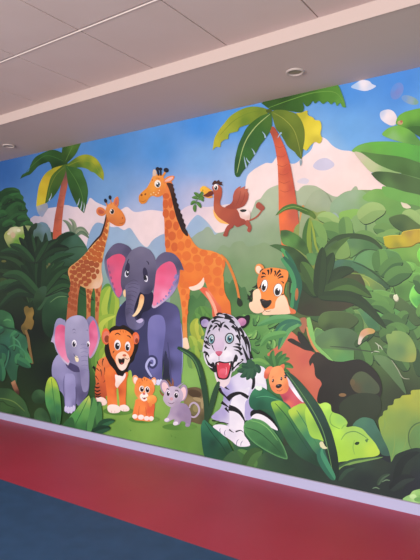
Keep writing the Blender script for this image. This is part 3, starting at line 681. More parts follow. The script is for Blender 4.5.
l = mo.sub('foot'); ell(l, 312, 316, 12, 9, '9484a2')
for q in ("226,112 216,90 204,76", "234,110 236,86 230,68", "186,160 172,146 166,130"): stripe(mo.sub('hair_tuft', 'brown tuft'), q, 12, '8a5638')
stripe(mo.sub('hair_tuft', 'grey tuft'), "258,120 276,104 294,92", 12, 'a090a8')
for q, r in (((194, 116, 24, 40, -18), 0), ((289, 146, 23, 44, 8), 0)):
    e = mo.sub('ear', 'pink lined ear'); x, y, a, b, ro = q
    ell(e, x, y, a, b, '9c8aa4', rot=ro); ell(e, x + (2 if ro < 0 else -1), y + 4, a * .72, b * .78, "e2bec0", rot=ro)
sh(mo, "192,148 206,124 226,112 252,114 274,126 288,148 288,174 274,198 252,214 228,222 206,212 192,196 184,178", "220,130:bcacc0 270,150:b4a4ba 230,180:c2b2c6 205,190:b8a8bc 260,200:a292aa", grid=0.8)
for x, y, a, b in ((211, 148, 9, 15), (253, 158, 11, 16)):
    ey = mo.sub('eye'); ell(ey, x, y, a + 1, b, 'e8e0ea'); ell(ey, x, y + 2, a * .9, b * .86, '1c1622'); ell(ey, x + 3, y - 4, 3, 4, 'f8f4fa')
for q in ("200,128 208,124 216,130", "246,134 256,132 266,140"): line(mo, q, 5, '2a2030')
ell(mo, 228, 178, 10, 9, 'c8929c'); line(mo, "210,196 226,204 244,196", 3.5, '6a5068')
F(0, 0, 1)
# ================================================================== CENTRE-RIGHT FERNS (behind the white tiger)
F(200, 230, 4.2)
F(0, 0, 1)
us = Part('leaf_shade', 'dark green shade behind the white tiger and the orange cub')
sh(us, "232,330 262,325 300,330 330,360 330,480 262,480 232,440", "250,350:4c8040 280,380:3c6c3c 270,420:24553c 300,440:24402f 290,360:4f8a45", auto=0, grid=2)
F(200, 230, 4.2)
fe = Part('leafy_bush', 'mid green leaves between the tigers')
sh(fe, "0,392 60,392 120,384 165,362 200,352 230,356 260,360 300,362 360,365 420,370 420,560 380,600 200,640 120,600", "130,330:44703a 190,330:4a7a3e 240,380:5f964a 300,380:6a9f50 350,380:5a9050 240,450:4f8840 300,470:568c48 200,400:588e44 200,520:4c8040 320,540:5f8f44", auto=0)
EDGE[0] = 1
for i in range(46):
    random.seed(100 + i)
    x = random.uniform(175, 400); y = random.uniform(370, 560); a = random.uniform(-2.6, -.5); L_ = random.uniform(35, 60)
    if y > 520 and x < 230: continue
    ca = random.choice((('6fa652', '548a44'), ('5c9448', '47783c'), ('7fb05a', '5f964a'), ('4c8242', '3c6c38')))
    leaf(fe, f"{x:.0f},{y:.0f} {x+L_*.5*math.cos(a)+4:.0f},{y+L_*.5*math.sin(a):.0f} {x+L_*math.cos(a):.0f},{y+L_*math.sin(a)+6:.0f}", 17, *ca)
random.seed(11)
EDGE[0] = 0
for q in ("215,300 205,285 200,270", "225,290 215,262 222,248", "235,300 225,310 210,296"): stripe(fe, q, 14, '1f2a1c')

# ================================================================== BIRD
F(188, 170, 5.25)
bd = Part('bird', 'brown flying bird carrying a leafy twig in its yellow beak')
tl = bd.sub('tail', 'thin tail with blunt tip'); line(tl, "298,268 330,262 362,244 388,212", 8, 'a8503a', taper=0.9); sh(tl, "356,182 370,168 386,178 402,196 396,212 382,214 368,204 358,198", "a04c3a")
sh(bd, "252,212 268,204 300,206 322,216 328,240 322,262 306,280 290,276 274,254", "270,215:e2c4b8 310,225:ecd8d0 300,265:dfb0a4 320,250:d0b0a0", auto=0)
sh(bd, "272,212 288,206 308,210 300,219 282,220", "1f2422", auto=0)
lg = bd.sub('leg'); sh(lg, "212,288 240,282 236,300 218,314 212,330 206,348 196,350 184,344 190,326 198,306", "9a4434")
lg = bd.sub('leg'); sh(lg, "296,272 316,262 326,282 334,300 330,318 322,328 310,318 314,300 302,290", "a04a38")
sh(bd, "126,92 138,78 158,78 174,90 179,110 176,140 168,168 172,186 190,196 226,192 250,200 266,222 276,250 300,262 302,282 280,292 258,300 240,288 212,284 180,272 156,252 140,222 134,190 136,150 134,116",
   "155,100:b05034 165,150:a44a32 200,220:a84c34 260,260:9c4432 150,200:b4583a 290,280:944030", auto=0)
sh(bd, "132,206 142,224 158,246 184,266 214,284 190,282 168,276 148,258 136,236", "f2ae54", auto=0)
wg = bd.sub('wing', 'raised wing'); sh(wg, "196,194 222,178 234,160 236,136 246,108 262,92 278,84* 272,96 292,88 300,84* 296,98 314,98* 312,112 318,128 312,160 296,186 270,200 240,206 214,204", "250,130:ac5440 290,110:b86048 300,150:a44a38 230,190:9a4230 270,180:a04634")
for q in ("250,190 268,150 276,110", "272,190 292,150 300,116"): line(wg, q, 3, '8a3c2c')
bk = bd.sub('beak', 'yellow upper beak'); sh(bk, "62,102 74,86 88,84 104,94 128,110 132,122 112,126 92,132 74,142* 84,122 66,114", "80,95:ecb41e 110,112:eea828 120,122:d88420")
ell(bk, 78, 106, 3, 3, '6a4a10')
bk = bd.sub('beak', 'dark red lower beak'); sh(bk, "80,134 96,124 112,112 130,112 132,126 118,138 100,142", "6a2a1c"); sh(bk, "84,138 104,142 124,136 132,140 118,148 98,146", "e09030")
ey = bd.sub('eye'); ell(ey, 146, 90, 12, 16, 'f0e4da'); ell(ey, 146, 94, 8, 11, '1c1414'); ell(ey, 143, 89, 3, 3, 'f4f0ee')
cr_ = bd.sub('crest', 'dark brown head feathers'); sh(cr_, "126,76 132,62 142,54 150,60 160,52 168,62 180,62 176,72 184,80 168,80 150,72 136,78", "4a2a20")
tw = Part('leafy_twig', 'green twig held in the beak of the bird')
line(tw, "82,132 60,140 40,170 34,190", 3, '4f6a30', taper=0.8)
for q in ("58,142 46,128 30,118", "60,140 70,126 78,112", "50,150 36,144 20,146", "52,152 68,150 82,166", "42,168 28,168 14,184", "42,172 56,178 68,200", "38,182 34,200 38,222", "54,148 70,142 84,150"):
    leaf(tw, q, 17, '56803a', '44702e')

# ================================================================== PALM ON THE RIGHT
F(210, 80, 4)
pr = Part('palm_tree', 'tall palm with bright orange trunk at the right, under the soffit')
tr = pr.sub('trunk', 'bright orange trunk')
sh(tr, "236,196 250,186 262,196 284,236 300,272 312,308 322,345 334,410 342,460 352,540 364,640 368,720 300,720 284,640 276,560 274,440 270,340 262,280 250,232",
   "250,210:a84a32 275,270:cf5a36 300,300:c8523a 275,340:de6a3c 310,360:c04c34 285,430:e06c3c 325,430:bb4c36 285,540:ea6c30 335,540:b8523a 300,640:ea6a2c 345,640:a84c30", auto=0)
for i, yy in enumerate((262, 300, 338, 372, 405, 440)):
    x = 258 + (yy - 262) * .12
    line(tr, f"{x},{yy} {x+22},{yy+8} {x+42+i},{yy-2}", 2, 'a8452e')
ell(tr, 372, 560, 14, 60, "c88a4a", auto=0)
f = pr.sub('frond')
sh(f, "205,92* 300,40 420,0 500,10 530,60 544,110* 530,108 520,92 508,104 498,88 484,98 470,86 452,96 436,84 420,94 412,84 400,98 386,106 372,90 376,110 372,126* 360,130 330,126 300,122 262,122 238,116",
   "260,105:33581f 330,95:35601f 400,70:3c6a20 470,60:4f8428 530,95:5c9432 300,70:2c4c1a")
line(f, "232,112 320,80 420,50 500,50 538,96", 3, '6a9a3a')
f = pr.sub('frond', 'olive frond with a bright yellow end')
sh(f, "244,128* 262,120 300,121 346,136 366,160 378,200 376,250 366,318* 350,304 338,288 322,276 308,262 296,240 280,214 262,190", "270,140:5f7420 320,150:6c7e22 340,220:66781f 355,290:5a6e20 300,220:4a641c")
sh(f, "344,132* 366,130 388,122 392,140 412,150 420,160 440,164 446,190 442,214 448,236 438,254 420,248 402,262 386,282 372,274* 378,240 378,200 366,162",
   "370,140:b8ae1c 400,170:d8c41c 430,200:e6d22a 380,260:d2c41c 425,245:c4b224", auto=0)
sh(f, "366,318* 358,322 362,344 368,330", "8a9aa0")
line(f, "252,130 300,160 340,210 366,310", 2.5, '93993a')
f = pr.sub('frond', 'yellow-green frond')
sh(f, "240,126* 216,112 170,106 128,116 84,142 58,172 36,200 18,234 10,282* 24,268 40,268 44,250 60,238 72,236 76,216 92,210 112,204 116,192 140,182 150,180* 192,160", "20,260:b6b022 50,190:a8a81e 100,150:8f9c1e 160,125:7a8e20 80,215:92a226 140,165:64801e 210,130:6a7e1e")
line(f, "236,124 170,128 100,160 40,220", 2.5, '6a8420')
f = pr.sub('frond', 'dark green drooping frond')
sh(f, "246,130* 200,146 152,184 130,222 114,258 104,296 98,332 98,372 106,388 118,386* 132,364 148,346 156,330 170,312 186,288 200,262 222,232 246,190", "180,170:35601f 130,240:2f5a2c 110,330:2a5228 140,300:386a2a 200,220:356226 230,170:426a24")
line(f, "240,136 180,190 136,260 108,372", 4, 'a0b468')
for q in ("146,350 140,326 136,306", "160,332 150,322 144,310", "180,298 174,284 166,274", "222,232 218,218 208,206", "286,210 276,222 270,232"): stripe(f, q, 7, '9ab4cc')
ell(f, 236, 124, 12, 8, '4a5a1c')

# ================================================================== RIGHT JUNGLE, BACK LAYER
TONE[:] = [0.94, 0.0]
F(0, 0, 1)
rj = Part('jungle_foliage', 'layered green foliage filling the right of the mural')
sh(rj, "292,240 300,222 312,212 322,206 330,206 334,200 345,192 358,190 370,190 384,190 400,175 420,150 480,120 640,100 640,640 280,640 278,480 286,420 284,330",
   "300,240:8a9a4a 320,220:8a9c68 345,205:8fa878 370,200:7fa060 400,200:5f8a48 330,240:6f9244 360,240:6f9a48 400,250:66904a 310,290:45562c 340,300:4c5f34 380,300:55803c 410,300:5c8a42 330,350:3f4c2a 380,350:4c6a38 345,400:2a2c22 400,400:34402a 320,450:25342c 400,460:252e30 340,490:232c2c 560,250:54883c 560,420:3c5f34", auto=0, grid=3)
F(315, 190, 4)
tb = Part('tree_crown', 'rounded pale green tree crowns in the middle distance')
sh(tb, "-60,130 -40,60 -10,10 20,0 48,16 64,46 84,60 90,100 70,150 40,200 -20,230 -60,210", "0,40:a2ae8c 40,50:9aa888 -30,100:97a67c 20,120:8a9e60 50,150:80a054")
sh(tb, "62,60 90,28 120,10 150,2 180,0 205,12 230,40 244,80 240,120 190,130 120,136 80,140 66,110", "90,60:8fac86 150,20:95ae88 200,40:82a868 150,90:8aa87c 90,120:7f9f6c 220,90:6a9a4c")
sh(tb, "62,100 80,90 96,110 92,136 76,136", "93a99c", auto=0)
sh(tb, "190,30 210,10 240,-4 280,0 320,20 350,50 376,96 360,112 316,112 280,90 240,50 210,46", "220,15:79aa50 270,20:70a548 340,80:689c48 260,50:6fa04c")
sh(tb, "282,-4 300,0 322,12 334,36 316,34 296,16", "93aeae", auto=0); sh(tb, "342,42 352,46 372,58 384,70 366,74 350,66", "dccfb0", auto=0)
sh(tb, "-20,100 10,90 40,84 60,100 90,110 110,130 100,200 60,240 20,300 -20,300", "10,110:8a9c50 60,120:7fa044 80,170:78983f 20,200:7f9442 10,270:84923f")
sh(tb, "80,160 110,140 140,146 170,160 176,190 130,200 90,196", "547f4a"); sh(tb, "100,90 130,80 170,76 190,96 170,112 120,120 96,112", "84b44e")
sh(tb, "150,110 200,96 250,110 280,140 270,180 210,180 160,170", "7fa460"); line(tb, "240,122 270,124 300,122", 6, '3f5a34'); line(tb, "205,130 204,150 206,176", 9, '5c8050', taper=.5); sh(tb, "260,90 300,110 300,140 270,150 240,130", "6c9a50")

EDGE[0] = 1
F(0, 0, 1)
lf = Part('leafy_bush', 'dense mass of overlapping leaves at the right')
def ramp_r(x, y):
    if x < 322 and y < 262: return None
    if x < 330 and y > 330: return None
    if y < 232: return ('9ab86a', '6f9650')
    if y < 270: return ('7aa350', '4f7a40')
    if y < 320: return ('6a9c4c', '3f6638')
    return ('5c8a46', '344f30')
strew(lf, 318, 470, 216, 380, 95, 24, 42, 15, ramp_r, 41, 15, 165)
EDGE[0] = 0
# giant leaves at the top right
F(350, 70, 4.667)
gl = Part('giant_leaf'); sh(gl, "150,302 166,280 190,266 230,258 270,266 296,290 328,330 420,390 420,440 328,360 250,340 190,322", "170,290:74b23e 240,280:72b43c 300,320:5a9440 200,310:86ba6a")
gl = Part('giant_leaf'); sh(gl, "214,250 224,218 250,198 290,186 330,178 480,160 520,330 400,330 330,300 296,288 262,272 234,262", "240,230:6fb036 300,210:6cae38 320,270:4c8434 290,280:3c6c2c 400,240:62a838", auto=0)
sh(gl, "270,270 300,262 340,266 420,300 420,350 340,320 300,296", "3c6a2c")
gl = Part('giant_leaf', 'broad bright green leaf with dark underside')
sh(gl, "10,380 28,358 60,344 100,336 150,333 200,334 250,340 330,356 480,392 480,470 400,460 327,432 250,410 180,398 100,396 60,390", "40,368:6fae4a 120,350:63b03a 250,370:5cac3c 330,400:56a240 80,385:6aa240 400,420:56a03e")
sh(gl, "50,382 90,386 150,394 220,402 280,416 340,440 440,476 520,520 420,540 327,506 260,488 200,474 150,452 100,420", "100,400:55813c 200,420:4c7636 300,450:507a3a 260,480:44692f 340,490:4a7038")
sh(gl, "20,386 50,386 84,408 130,440 200,470 240,482 160,480 104,478 70,450", "40,400:cfc4a4 90,440:bcc490 180,472:8fb46a", auto=0)
gl = Part('giant_leaf', 'dark olive leaf')
sh(gl, "98,484* 120,474 160,474 210,480 260,490 330,512 480,560 480,640 420,620 327,582 250,566 180,548 130,518", "120,485:3c5730 220,500:455f34 320,540:4c6c38 180,535:547a3e")
sh(gl, "150,545 190,548 250,566 330,586 420,622 420,700 330,640 250,620 190,600 160,580", "6aa648")
fw = Part('small_flower', 'tiny tan flower'); ell(fw, 234, 246, 13, 10, 'c4a070'); ell(fw, 240, 240, 6, 6, 'b8684a')

# ================================================================== RIGHT JUNGLE, MIDDLE
EDGE[0] = 1
TONE[:] = [0.92, -0.04]
F(315, 190, 4)
ml = Part('broad_leaf'); sh(ml, "296,116 324,102 358,100 392,122 440,160 440,190 380,176 336,158 310,140", "330,110:4c6638 390,150:586f3c 330,150:3f5a34")
ml = Part('yellow_leaf', 'mustard yellow leaf at the right edge')
ml2 = ml
YL = "274,190* 300,184 346,182* 352,170 372,164 420,158 500,160 500,214 420,208 384,224 340,228 300,232 280,222*"
YC = "290,205:b8ac22 350,200:c4b02c 400,180:c2a530 330,222:948f2a 380,172:a88c3a"
ml = Part('broad_leaf'); sh(ml, "300,236 340,230 400,220 480,220 480,300 420,330 360,330 320,290", "330,250:6fa044 400,250:7aa84a 380,300:5f9040")
ml = Part('broad_leaf'); sh(ml, "152,284 166,258 196,240 240,234 290,240 330,252 346,280 340,320 300,350 250,330 190,300", "190,255:62945a 260,250:5a8a4c 330,280:568446 260,310:6a9a58 310,330:4c7840")
line(ml, "154,284 172,258 206,240 256,236", 5, '3c5f38')
ml = Part('broad_leaf'); sh(ml, "112,222 150,190 200,196 240,214 264,240 200,236 160,260 140,270 120,250", "150,215:587f52 220,220:4a7444 140,250:6a9650")
ml = Part('broad_leaf'); sh(ml, "84,230 110,200 130,210 140,260 110,276 80,270", "7a9e54")
ag = Part('arching_leaf', 'long dark arching leaf')
line(ag, "-10,420 6,330 36,250 80,198 140,184 200,190 240,208 268,236", 22, '39502f', taper=0.35)
line(ag, "-4,400 16,310 50,240 90,204", 26, '45613a', taper=0.3)
tl_ = Part('broad_leaf', 'teal leaf'); sh(tl_, "62,312 76,294 104,282 150,284 200,304 250,344 296,384 290,392 244,372 186,338 130,324 90,330", "90,300:44705a 150,300:47744f 230,345:4f7a4a 270,380:3c5c3c 90,322:37604c")
line(tl_, "150,286 204,310 262,352 296,386", 6, '34502f')
ml = Part('broad_leaf'); sh(ml, "96,346 140,336 200,344 250,372 280,396 290,430 240,420 190,400 130,396 100,380", "130,350:7f9448 200,360:82984a 260,400:64864a 140,390:5f8044")
line(ml, "96,360 140,346 190,352 216,376 214,392", 6, '9aa850'); line(ml, "70,372 110,350 150,346", 5, 'a0704a')
lr = Part('leaf_cluster', 'bright green leaf lobes at the right edge')
sh(lr, "292,340 304,326 336,322 350,296 370,288 400,296 420,310 500,300 500,400 440,420 400,400 380,440 330,440 300,420 320,370 296,356", "310,340:6aa44a 360,300:74ae50 400,330:6aa448 380,400:588a40 340,400:4f7d3c 330,350:7ab054")
ell(lr, 330, 341, 38, 12, "310,338:72ac50 360,344:5c9446"); ell(lr, 372, 306, 30, 14, "75b050", rot=25); ell(lr, 400, 350, 30, 16, "68a04a", rot=-15)
bg_ = Part('bright_leaf', 'vivid green leaf cut by the right edge of the photo')
sh(bg_, "378,430 386,398 404,376 440,352 520,340 520,480 440,486 410,474 390,456", "390,410:86dc58 410,390:6cca54 430,440:4f9a4c 400,450:5cb050 480,420:4c9a48", rim='8ee266', rw=1.0)
sh(bg_, "410,262 416,240 440,220 480,240 480,280 430,290 416,284", "7cd04c")
# lower lobes
ml = Part('broad_leaf', 'lobed leaves with pale edges'); sh(ml, "168,482 180,448 196,420 230,404 266,402 300,412 330,424 310,462 270,462 244,484 240,510 262,556 230,560 200,530 180,500", "200,430:6c9a4c 270,420:6a9c4a 210,490:4c8058 230,530:44744c 250,440:72a250 190,470:5c8c50")
ml = Part('broad_leaf'); sh(ml, "240,488 250,468 280,458 314,464 344,484 372,510 410,540 380,560 320,556 280,546 254,522", "260,480:6aaa54 320,490:5a944c 300,530:548a4e 370,535:4c7a44 270,520:5c9a58")
ml = Part('broad_leaf'); sh(ml, "96,410 130,390 180,388 226,404 196,430 176,470 130,470 100,450", "130,400:64824a 190,405:5e7f48 130,450:54703e"); 
ml = Part('broad_leaf'); sh(ml, "24,500 40,484 90,474 140,480 156,510 170,560 120,570 60,560 30,540", "60,500:58744a 120,500:56754a 100,550:4a6440"); 
ml = Part('broad_leaf'); sh(ml, "150,490 172,484 200,530 216,560 190,574 166,540", "6c9050")
ml = Part('broad_leaf'); sh(ml, "300,420 340,430 390,470 430,520 400,540 350,490 310,462", "40,0:5a7a48 330,440:4f6a3c 400,510:48643a")
fw = Part('small_flower', 'tiny cream flower'); sh(fw, "316,424 328,420 334,434 326,444 316,438", "d8d8b4"); line(fw, "306,378 316,396 322,420", 4, '40502c')

F(0, 0, 1)
strew(lf, 345, 440, 268, 350, 22, 22, 36, 13, ramp_r, 43, 15, 165)
F(315, 190, 4)
sh(ml2, YL, YC, auto=0)
F(0, 0, 1)
EDGE[0] = 0
# left dark plant of the right jungle
F(270, 190, 5.24)
dk = Part('dark_blade_plant', 'large dark plant with long blades beside the peeking tiger')
sh(dk, "120,440 150,420 190,440 220,430 260,440 330,440 420,420 470,440 500,520 440,600 360,640 260,660 160,650 110,590 100,500", "160,470:31462a 230,470:3a4a28 320,470:424c2a 420,450:4a5430 180,560:33402a 260,560:3a3f2a 340,560:3f3c2b 420,540:443c2c 200,620:383828", auto=0)
leaf(dk, "200,345 192,240 206,145", 44, '7f9a38', '446e34')
line(dk, "214,160 228,220 240,290 264,345", 12, '90a43e', taper=0.3)
sh(dk, "28,134* 44,112 70,88 104,74 132,74 190,96 222,112 240,136 234,152 210,136 178,124 130,102 84,106 50,124", "50,115:4f7438 110,85:4a7034 180,108:44682c 225,130:5c7c34")
line(dk, "40,126 80,98 130,88 200,112", 4, '80a44c')
sh(dk, "54,212* 90,210 130,228 164,252 190,284 204,330 190,344 150,316 116,300 70,284 56,250", "80,225:3f5f34 120,260:55883f 170,280:38592c 90,270:64964a 190,320:466c34")
sh(dk, "190,340 214,330 240,340 244,370 226,396 206,380", "5a8a4c", auto=0)
sh(dk, "-4,290* 30,284 70,290 120,302 164,334 200,372 224,414 216,450 180,480 150,440 124,400 90,352 50,318", "40,292:44663a 110,320:364f2b 160,370:2f4526 200,420:34492a 90,345:42683a")
sh(dk, "228,430 256,370 290,322 338,280 380,256 424,244* 400,268 360,310 336,356 318,410 300,440 250,450", "270,380:3c5a2e 340,300:42602e 390,262:4a6a34 300,410:37522c 350,330:5a7c44")
line(dk, "60,306 90,350 120,420 126,480 112,540", 30, '4c9a58', taper=0.3); line(dk, "80,320 112,370 136,430 140,490 128,550", 22, '2f6a4c', taper=0.3)
sh(dk, "300,420 330,380 370,364 410,370 430,390 400,420 350,440 310,450", "360,380:487058 400,400:47704c 330,430:3f5c3c")
line(dk, "300,480 350,450 420,436 500,444", 8, '6f8a40'); line(dk, "280,520 340,480 420,470", 10, '4c6030')
F(0, 0, 1)
EDGE[0] = 1
fan(dk, 318, 296, 7, -5, 140, 44, 70, 12, '4f7436', '2b3f26', droop=0.4, seed=14)
EDGE[0] = 0
F(240, 255, 6)
for q, c_ in (("248,20 300,90 330,170 320,260 306,330", '45905a'), ("262,10 330,90 356,180 340,270 330,350", '2c6048')): line(dk, q, 34, c_, taper=0.3)
ell(dk, 340, 236, 10, 38, 'b06c3c', rot=4)

TONE[:] = [1.0, 0.0]
# ================================================================== PEEKING TIGER
pt = Part('tiger', 'tiger with pale cheeks peeking out of the bushes')
for q in ("108,178 92,190 72,196", "80,212 64,220 52,216", "78,240 60,250 42,268", "108,168 100,200 84,220"): stripe(pt, q, 18, '242a1c')
e = pt.sub('ear'); ell(e, 118, 86, 28, 34, 'e58a3c', rot=-15); ell(e, 112, 88, 17, 24, 'f0d0b0', rot=-15); line(e, "122,120 126,96 142,84", 12, '2a201a')
sh(pt, "104,150 112,120 132,92 158,80 200,76 244,82 280,92 290,112 284,150 270,180 264,230 282,260 298,310 332,332 330,352 280,352 150,352 120,320 112,220 104,180", "150,100:e47c28 220,95:e8842c 180,150:ee8a2e 270,110:e88434 180,220:f0862a 200,290:ee8a38 310,340:e0703c 115,150:da7028", grid=0.9)
for q in ("78,226 92,208 112,204 126,236 126,270 128,300 146,330 150,344 130,344 112,350 84,346 62,326 54,300 60,284 76,276", "206,318 214,280 232,252 258,238 274,256 286,284 298,330 300,350 260,356 200,358 150,360 134,352 146,334 176,326"):
    c_ = pt.sub('cheek', 'pale peach cheek'); sh(c_, q, "f2cba6")
line(pt, "148,318 148,330 134,346", 3, '6a3a28'); line(pt, "148,330 162,340 186,334", 3, '6a3a28')
ns = pt.sub('nose', 'dark nose'); sh(ns, "120,266 136,264 160,272 184,270 190,282 178,304 154,320 138,312 126,290", "150,280:2c2422 150,310:1a1616"); ell(ns, 140, 272, 8, 3, '5a504e')
for x, y, a, b in ((146, 184, 18, 36), (228, 210, 25, 38)):
    ey = pt.sub('eye'); ell(ey, x, y, a + 3, b + 2, '3a2418', rot=8); ell(ey, x, y, a, b, 'f4eee6', rot=8); ell(ey, x - 3, y + 10, a * .68, b * .6, '5a5250', rot=8); ell(ey, x - 4, y + 12, a * .48, b * .45, '141214', rot=8); ell(ey, x + 3, y - 4, 5, 7, 'ffffff')
for q, w in (("168,88 172,108 168,122", 9), ("188,80 188,100 182,118", 9), ("206,96 214,104 206,128", 8), ("242,92 226,108 214,130", 9), ("246,112 234,122 222,134", 8), ("260,130 244,132 226,142", 8), ("132,110 146,110 156,120", 9), ("128,134 142,128 156,132", 7), ("262,170 254,160 244,156", 6), ("262,234 252,240 244,240", 6), ("116,200 122,190 124,176", 6)): stripe(pt, q, w * 1.6, '2a1a14')

F(280, 280, 6)
TONE[:] = [0.82, 0.08]
og = Part('orange_earth', 'orange earth and trunk glimpsed between the leaves')
sh(og, "-70,470 -60,430 -20,400 20,350 44,305 70,310 110,345 180,420 215,440 290,480 330,520 340,640 320,720 280,760 150,790 20,660", "60,320:e8744e 100,400:e2694a 60,480:dd6a48 150,480:d9604a 180,560:e0704c 130,650:d2603c 250,600:d8664a 0,500:d8703f", auto=0)
F(280, 280, 6)
TONE[:] = [0.95, 0.04]
rl = Part('curved_stem', 'light green curved stem with an orange edge')
sh(rl, "44,360 70,350 110,370 160,400 195,425 150,420 110,400 70,380", "34302a", auto=0)
sh(rl, "110,240 150,225 165,260 150,300 140,320 118,290", "a86848", auto=0)
sh(rl, "108,310 140,330 190,400 200,424 150,400 110,360", "2f302a", auto=0)
line(rl, "170,225 178,270 196,340 240,410 330,490 430,545", 34, '7fbd5c', taper=0.5)
line(rl, "160,280 176,345 220,425 310,500 400,550 480,560", 14, 'd9884e', taper=0.4)
TONE[:] = [0.9, -0.02]
EDGE[0] = 1
ml = Part('broad_leaf', 'pale green leaf'); sh(ml, "206,330 220,290 260,300 340,300 420,330 440,380 440,520 400,535 340,500 280,440 230,390", "240,340:5f8a54 320,370:5a8650 300,420:62994f 380,480:5c9a56 420,400:5a8c50 330,400:78a850")
ml = Part('broad_leaf'); sh(ml, "230,250 260,200 340,190 420,200 470,240 420,290 340,310 260,300", "260,240:56703c 340,230:4c6438 300,290:3f5232 420,260:4a6038")
EDGE[0] = 0
TONE[:] = [1.0, 0.0]
# leaves under the peeking tiger
F(280, 280, 6)
un = Part('arching_leaf', 'green arching leaves under the peeking tiger')
leaf(un, "124,252 40,232 -50,240 -140,276", 48, '5c9a5c', '4a8a4c')
leaf(un, "130,268 70,258 10,276 -40,336", 44, '2f6a50', '4c8c54')
leaf(un, "110,260 50,290 20,340 -10,420", 50, '356f50', '5a9858')
leaf(un, "40,320 -20,330 -80,350 -120,400", 44, '5f9c50', '4c8644')
F(240, 350, 4)
leaf(un, "118,70 90,50 60,46 30,60", 26, '6aa04c', '558c44')
for q in ("140,70 120,40 96,24", "145,68 150,30 170,4", "150,66 176,40 200,34", "150,74 186,60 214,72", "148,80 180,84 204,104", "136,76 110,70 84,84", "138,72 128,30 134,0", "152,66 160,40 186,14", "150,80 176,104 186,124"):
    leaf(un, q, 22, '4a8240', '396a36')
F(280, 280, 6)
TONE[:] = [0.84, 0.08]
dm = Part('dark_silhouette', 'dark shape in front of the orange earth')
F(255, 350, 6)
sh(dm, "330,98* 324,70 334,46 352,24 376,12 410,30 450,60 520,70 640,60 740,150 760,260 700,340 560,420 420,420 376,318* 372,290 384,238 400,206 388,180 372,170 360,150 356,110 350,84 344,76 336,90", "350,50:3a352c 420,150:2f2c26 420,280:2a2822 600,200:2c2c24 560,320:2b3028", auto=0.04)
F(315, 300, 4)
lc = Part('dark_leaf', 'dim leaves in the dark hollow'); sh(lc, "142,330 160,296 190,286 224,306 256,344 252,372 210,378 160,366", "180,310:50603e 210,350:4a5c40 160,350:5f5638")
sh(lc, "96,430 120,396 160,376 210,372 256,386 264,440 230,490 170,510 120,490", "33402c"); ell(lc, 110, 380, 15, 7, '8f6c3e'); ell(lc, 150, 330, 10, 14, '6a5c38')
ml = Part('pale_leaf', 'rounded leaf with yellow edge at the right'); sh(ml, "284,146 290,136 306,134 312,124 340,124 366,134 388,158 404,196 404,230 392,248 350,246 310,236 288,214 292,180", "310,140:84a84c 350,150:76a04c 340,200:668f50 390,190:8fae48 396,240:a0ac40 310,210:6a9450")
ml = Part('broad_leaf'); sh(ml, "236,224 270,222 304,240 336,290 356,340 364,376 330,340 296,300 262,262", "260,235:628a4e 310,280:5a7f48 350,350:557848")
line(ml, "306,240 330,276 350,310 378,316", 4, 'a0a886')
bl2 = Part('blossom', 'small orange and cream blossom'); sh(bl2, "172,176 176,146 188,122 214,112 238,120 236,132 208,140 190,156 182,176", "190,130:dca070 230,120:c9a048 180,165:e8d8c0")
for q in ("240,170 252,180 256,200", "225,212 240,205 258,208", "246,176 262,186 270,200"): line(bl2, q, 4, 'b8c4a0')
ml = Part('broad_leaf'); sh(ml, "0,160 30,130 80,112 140,116 172,142 156,176 170,200 120,200 60,196 20,190", "40,150:5c8450 110,130:52764a 140,170:4c6c44 60,180:66904c")
line(ml, "60,186 120,190 180,200 256,210", 5, '42563a')

TONE[:] = [1.0, 0.0]
# ================================================================== WHITE TIGER
TONE[:] = [0.9, 0.06]
F(200, 370, 4.667)
wt = Part('white_tiger', 'white tiger with black stripes, blue eyes and wide open red mouth')
sh(wt, "56,226 70,200 96,176 110,120 92,86 110,60 170,20 240,-20 300,-10 306,40 312,90 296,150 276,186 256,212 244,226 238,232 236,236 206,240 204,300 222,330 234,350 214,358 180,356 160,340 140,320 110,300 84,290 62,276 70,262 130,256",
   "70,220:a8a0d4 110,200:aea6d8 115,120:9a92cc 130,80:b0a8dc 180,60:dcd6ee 200,100:e4e0f2 230,180:b0a8dc 160,200:ece8f4 170,280:e6e2f0 200,330:eae6f2 260,30:f0eef4 280,80:e8e4f0 320,240:efecf4 100,280:dcd8ea 240,120:c8c2e4", auto=0, grid=1.1)
sh(wt, "140,170 160,116 196,96 232,80 226,110 212,170 206,220 206,250 206,300 226,340 206,348 176,346 150,320 138,280 138,220", "160,160:efecf6 200,130:e4e0f0 150,240:e8e4f2 190,260:f0ecf6 190,330:eeeaf4", auto=0)
sh(wt, "212,150 240,140 262,170 252,200 232,230 212,226", "b2aadc", auto=0)
sh(wt, "60,264 84,254 120,258 150,276 180,286 210,310 232,342 226,354 196,352 170,350 146,330 110,306 80,292", "90,270:ece8f4 200,330:f0ecf6 150,300:e4dff0", auto=0)
for q in ("170,352 172,334 182,322", "190,354 192,340 200,330", "118,308 114,292 120,280", "96,296 92,280 96,272"): line(wt, q, 3, '6a6490')
for q, w in (("128,138 150,118 180,108 206,112 226,122", 20), ("226,128 206,120 190,114", 14), ("134,176 164,184 190,204 212,244", 22), ("90,84 100,104 124,128 134,140", 12), ("100,150 120,164 136,176", 12), ("118,176 128,190 136,200", 10), ("56,236 70,238 96,238", 5), ("166,288 190,282 204,294", 6), ("136,278 150,288 160,292", 6), ("112,70 122,84 138,92", 10)): stripe(wt, q, w * 1.3, '16141a')
line(wt, "72,250 100,244 134,252", 5, '17151c')
sh(wt, "236,196 262,182 300,196 336,226 364,270 366,284* 336,262 300,236 268,220 240,222", "16161a", auto=0); sh(wt, "238,222 262,204 296,212 330,236 356,266 362,282 330,268 290,240 262,228", "f0edf4", auto=0)
sh(wt, "240,-20 252,10 258,50 254,80 240,90 244,50 234,10", "17151c", auto=0)
sh(wt, "262,4 282,10 296,36 306,66 288,64 268,60 258,36", "eeecf2", auto=0)
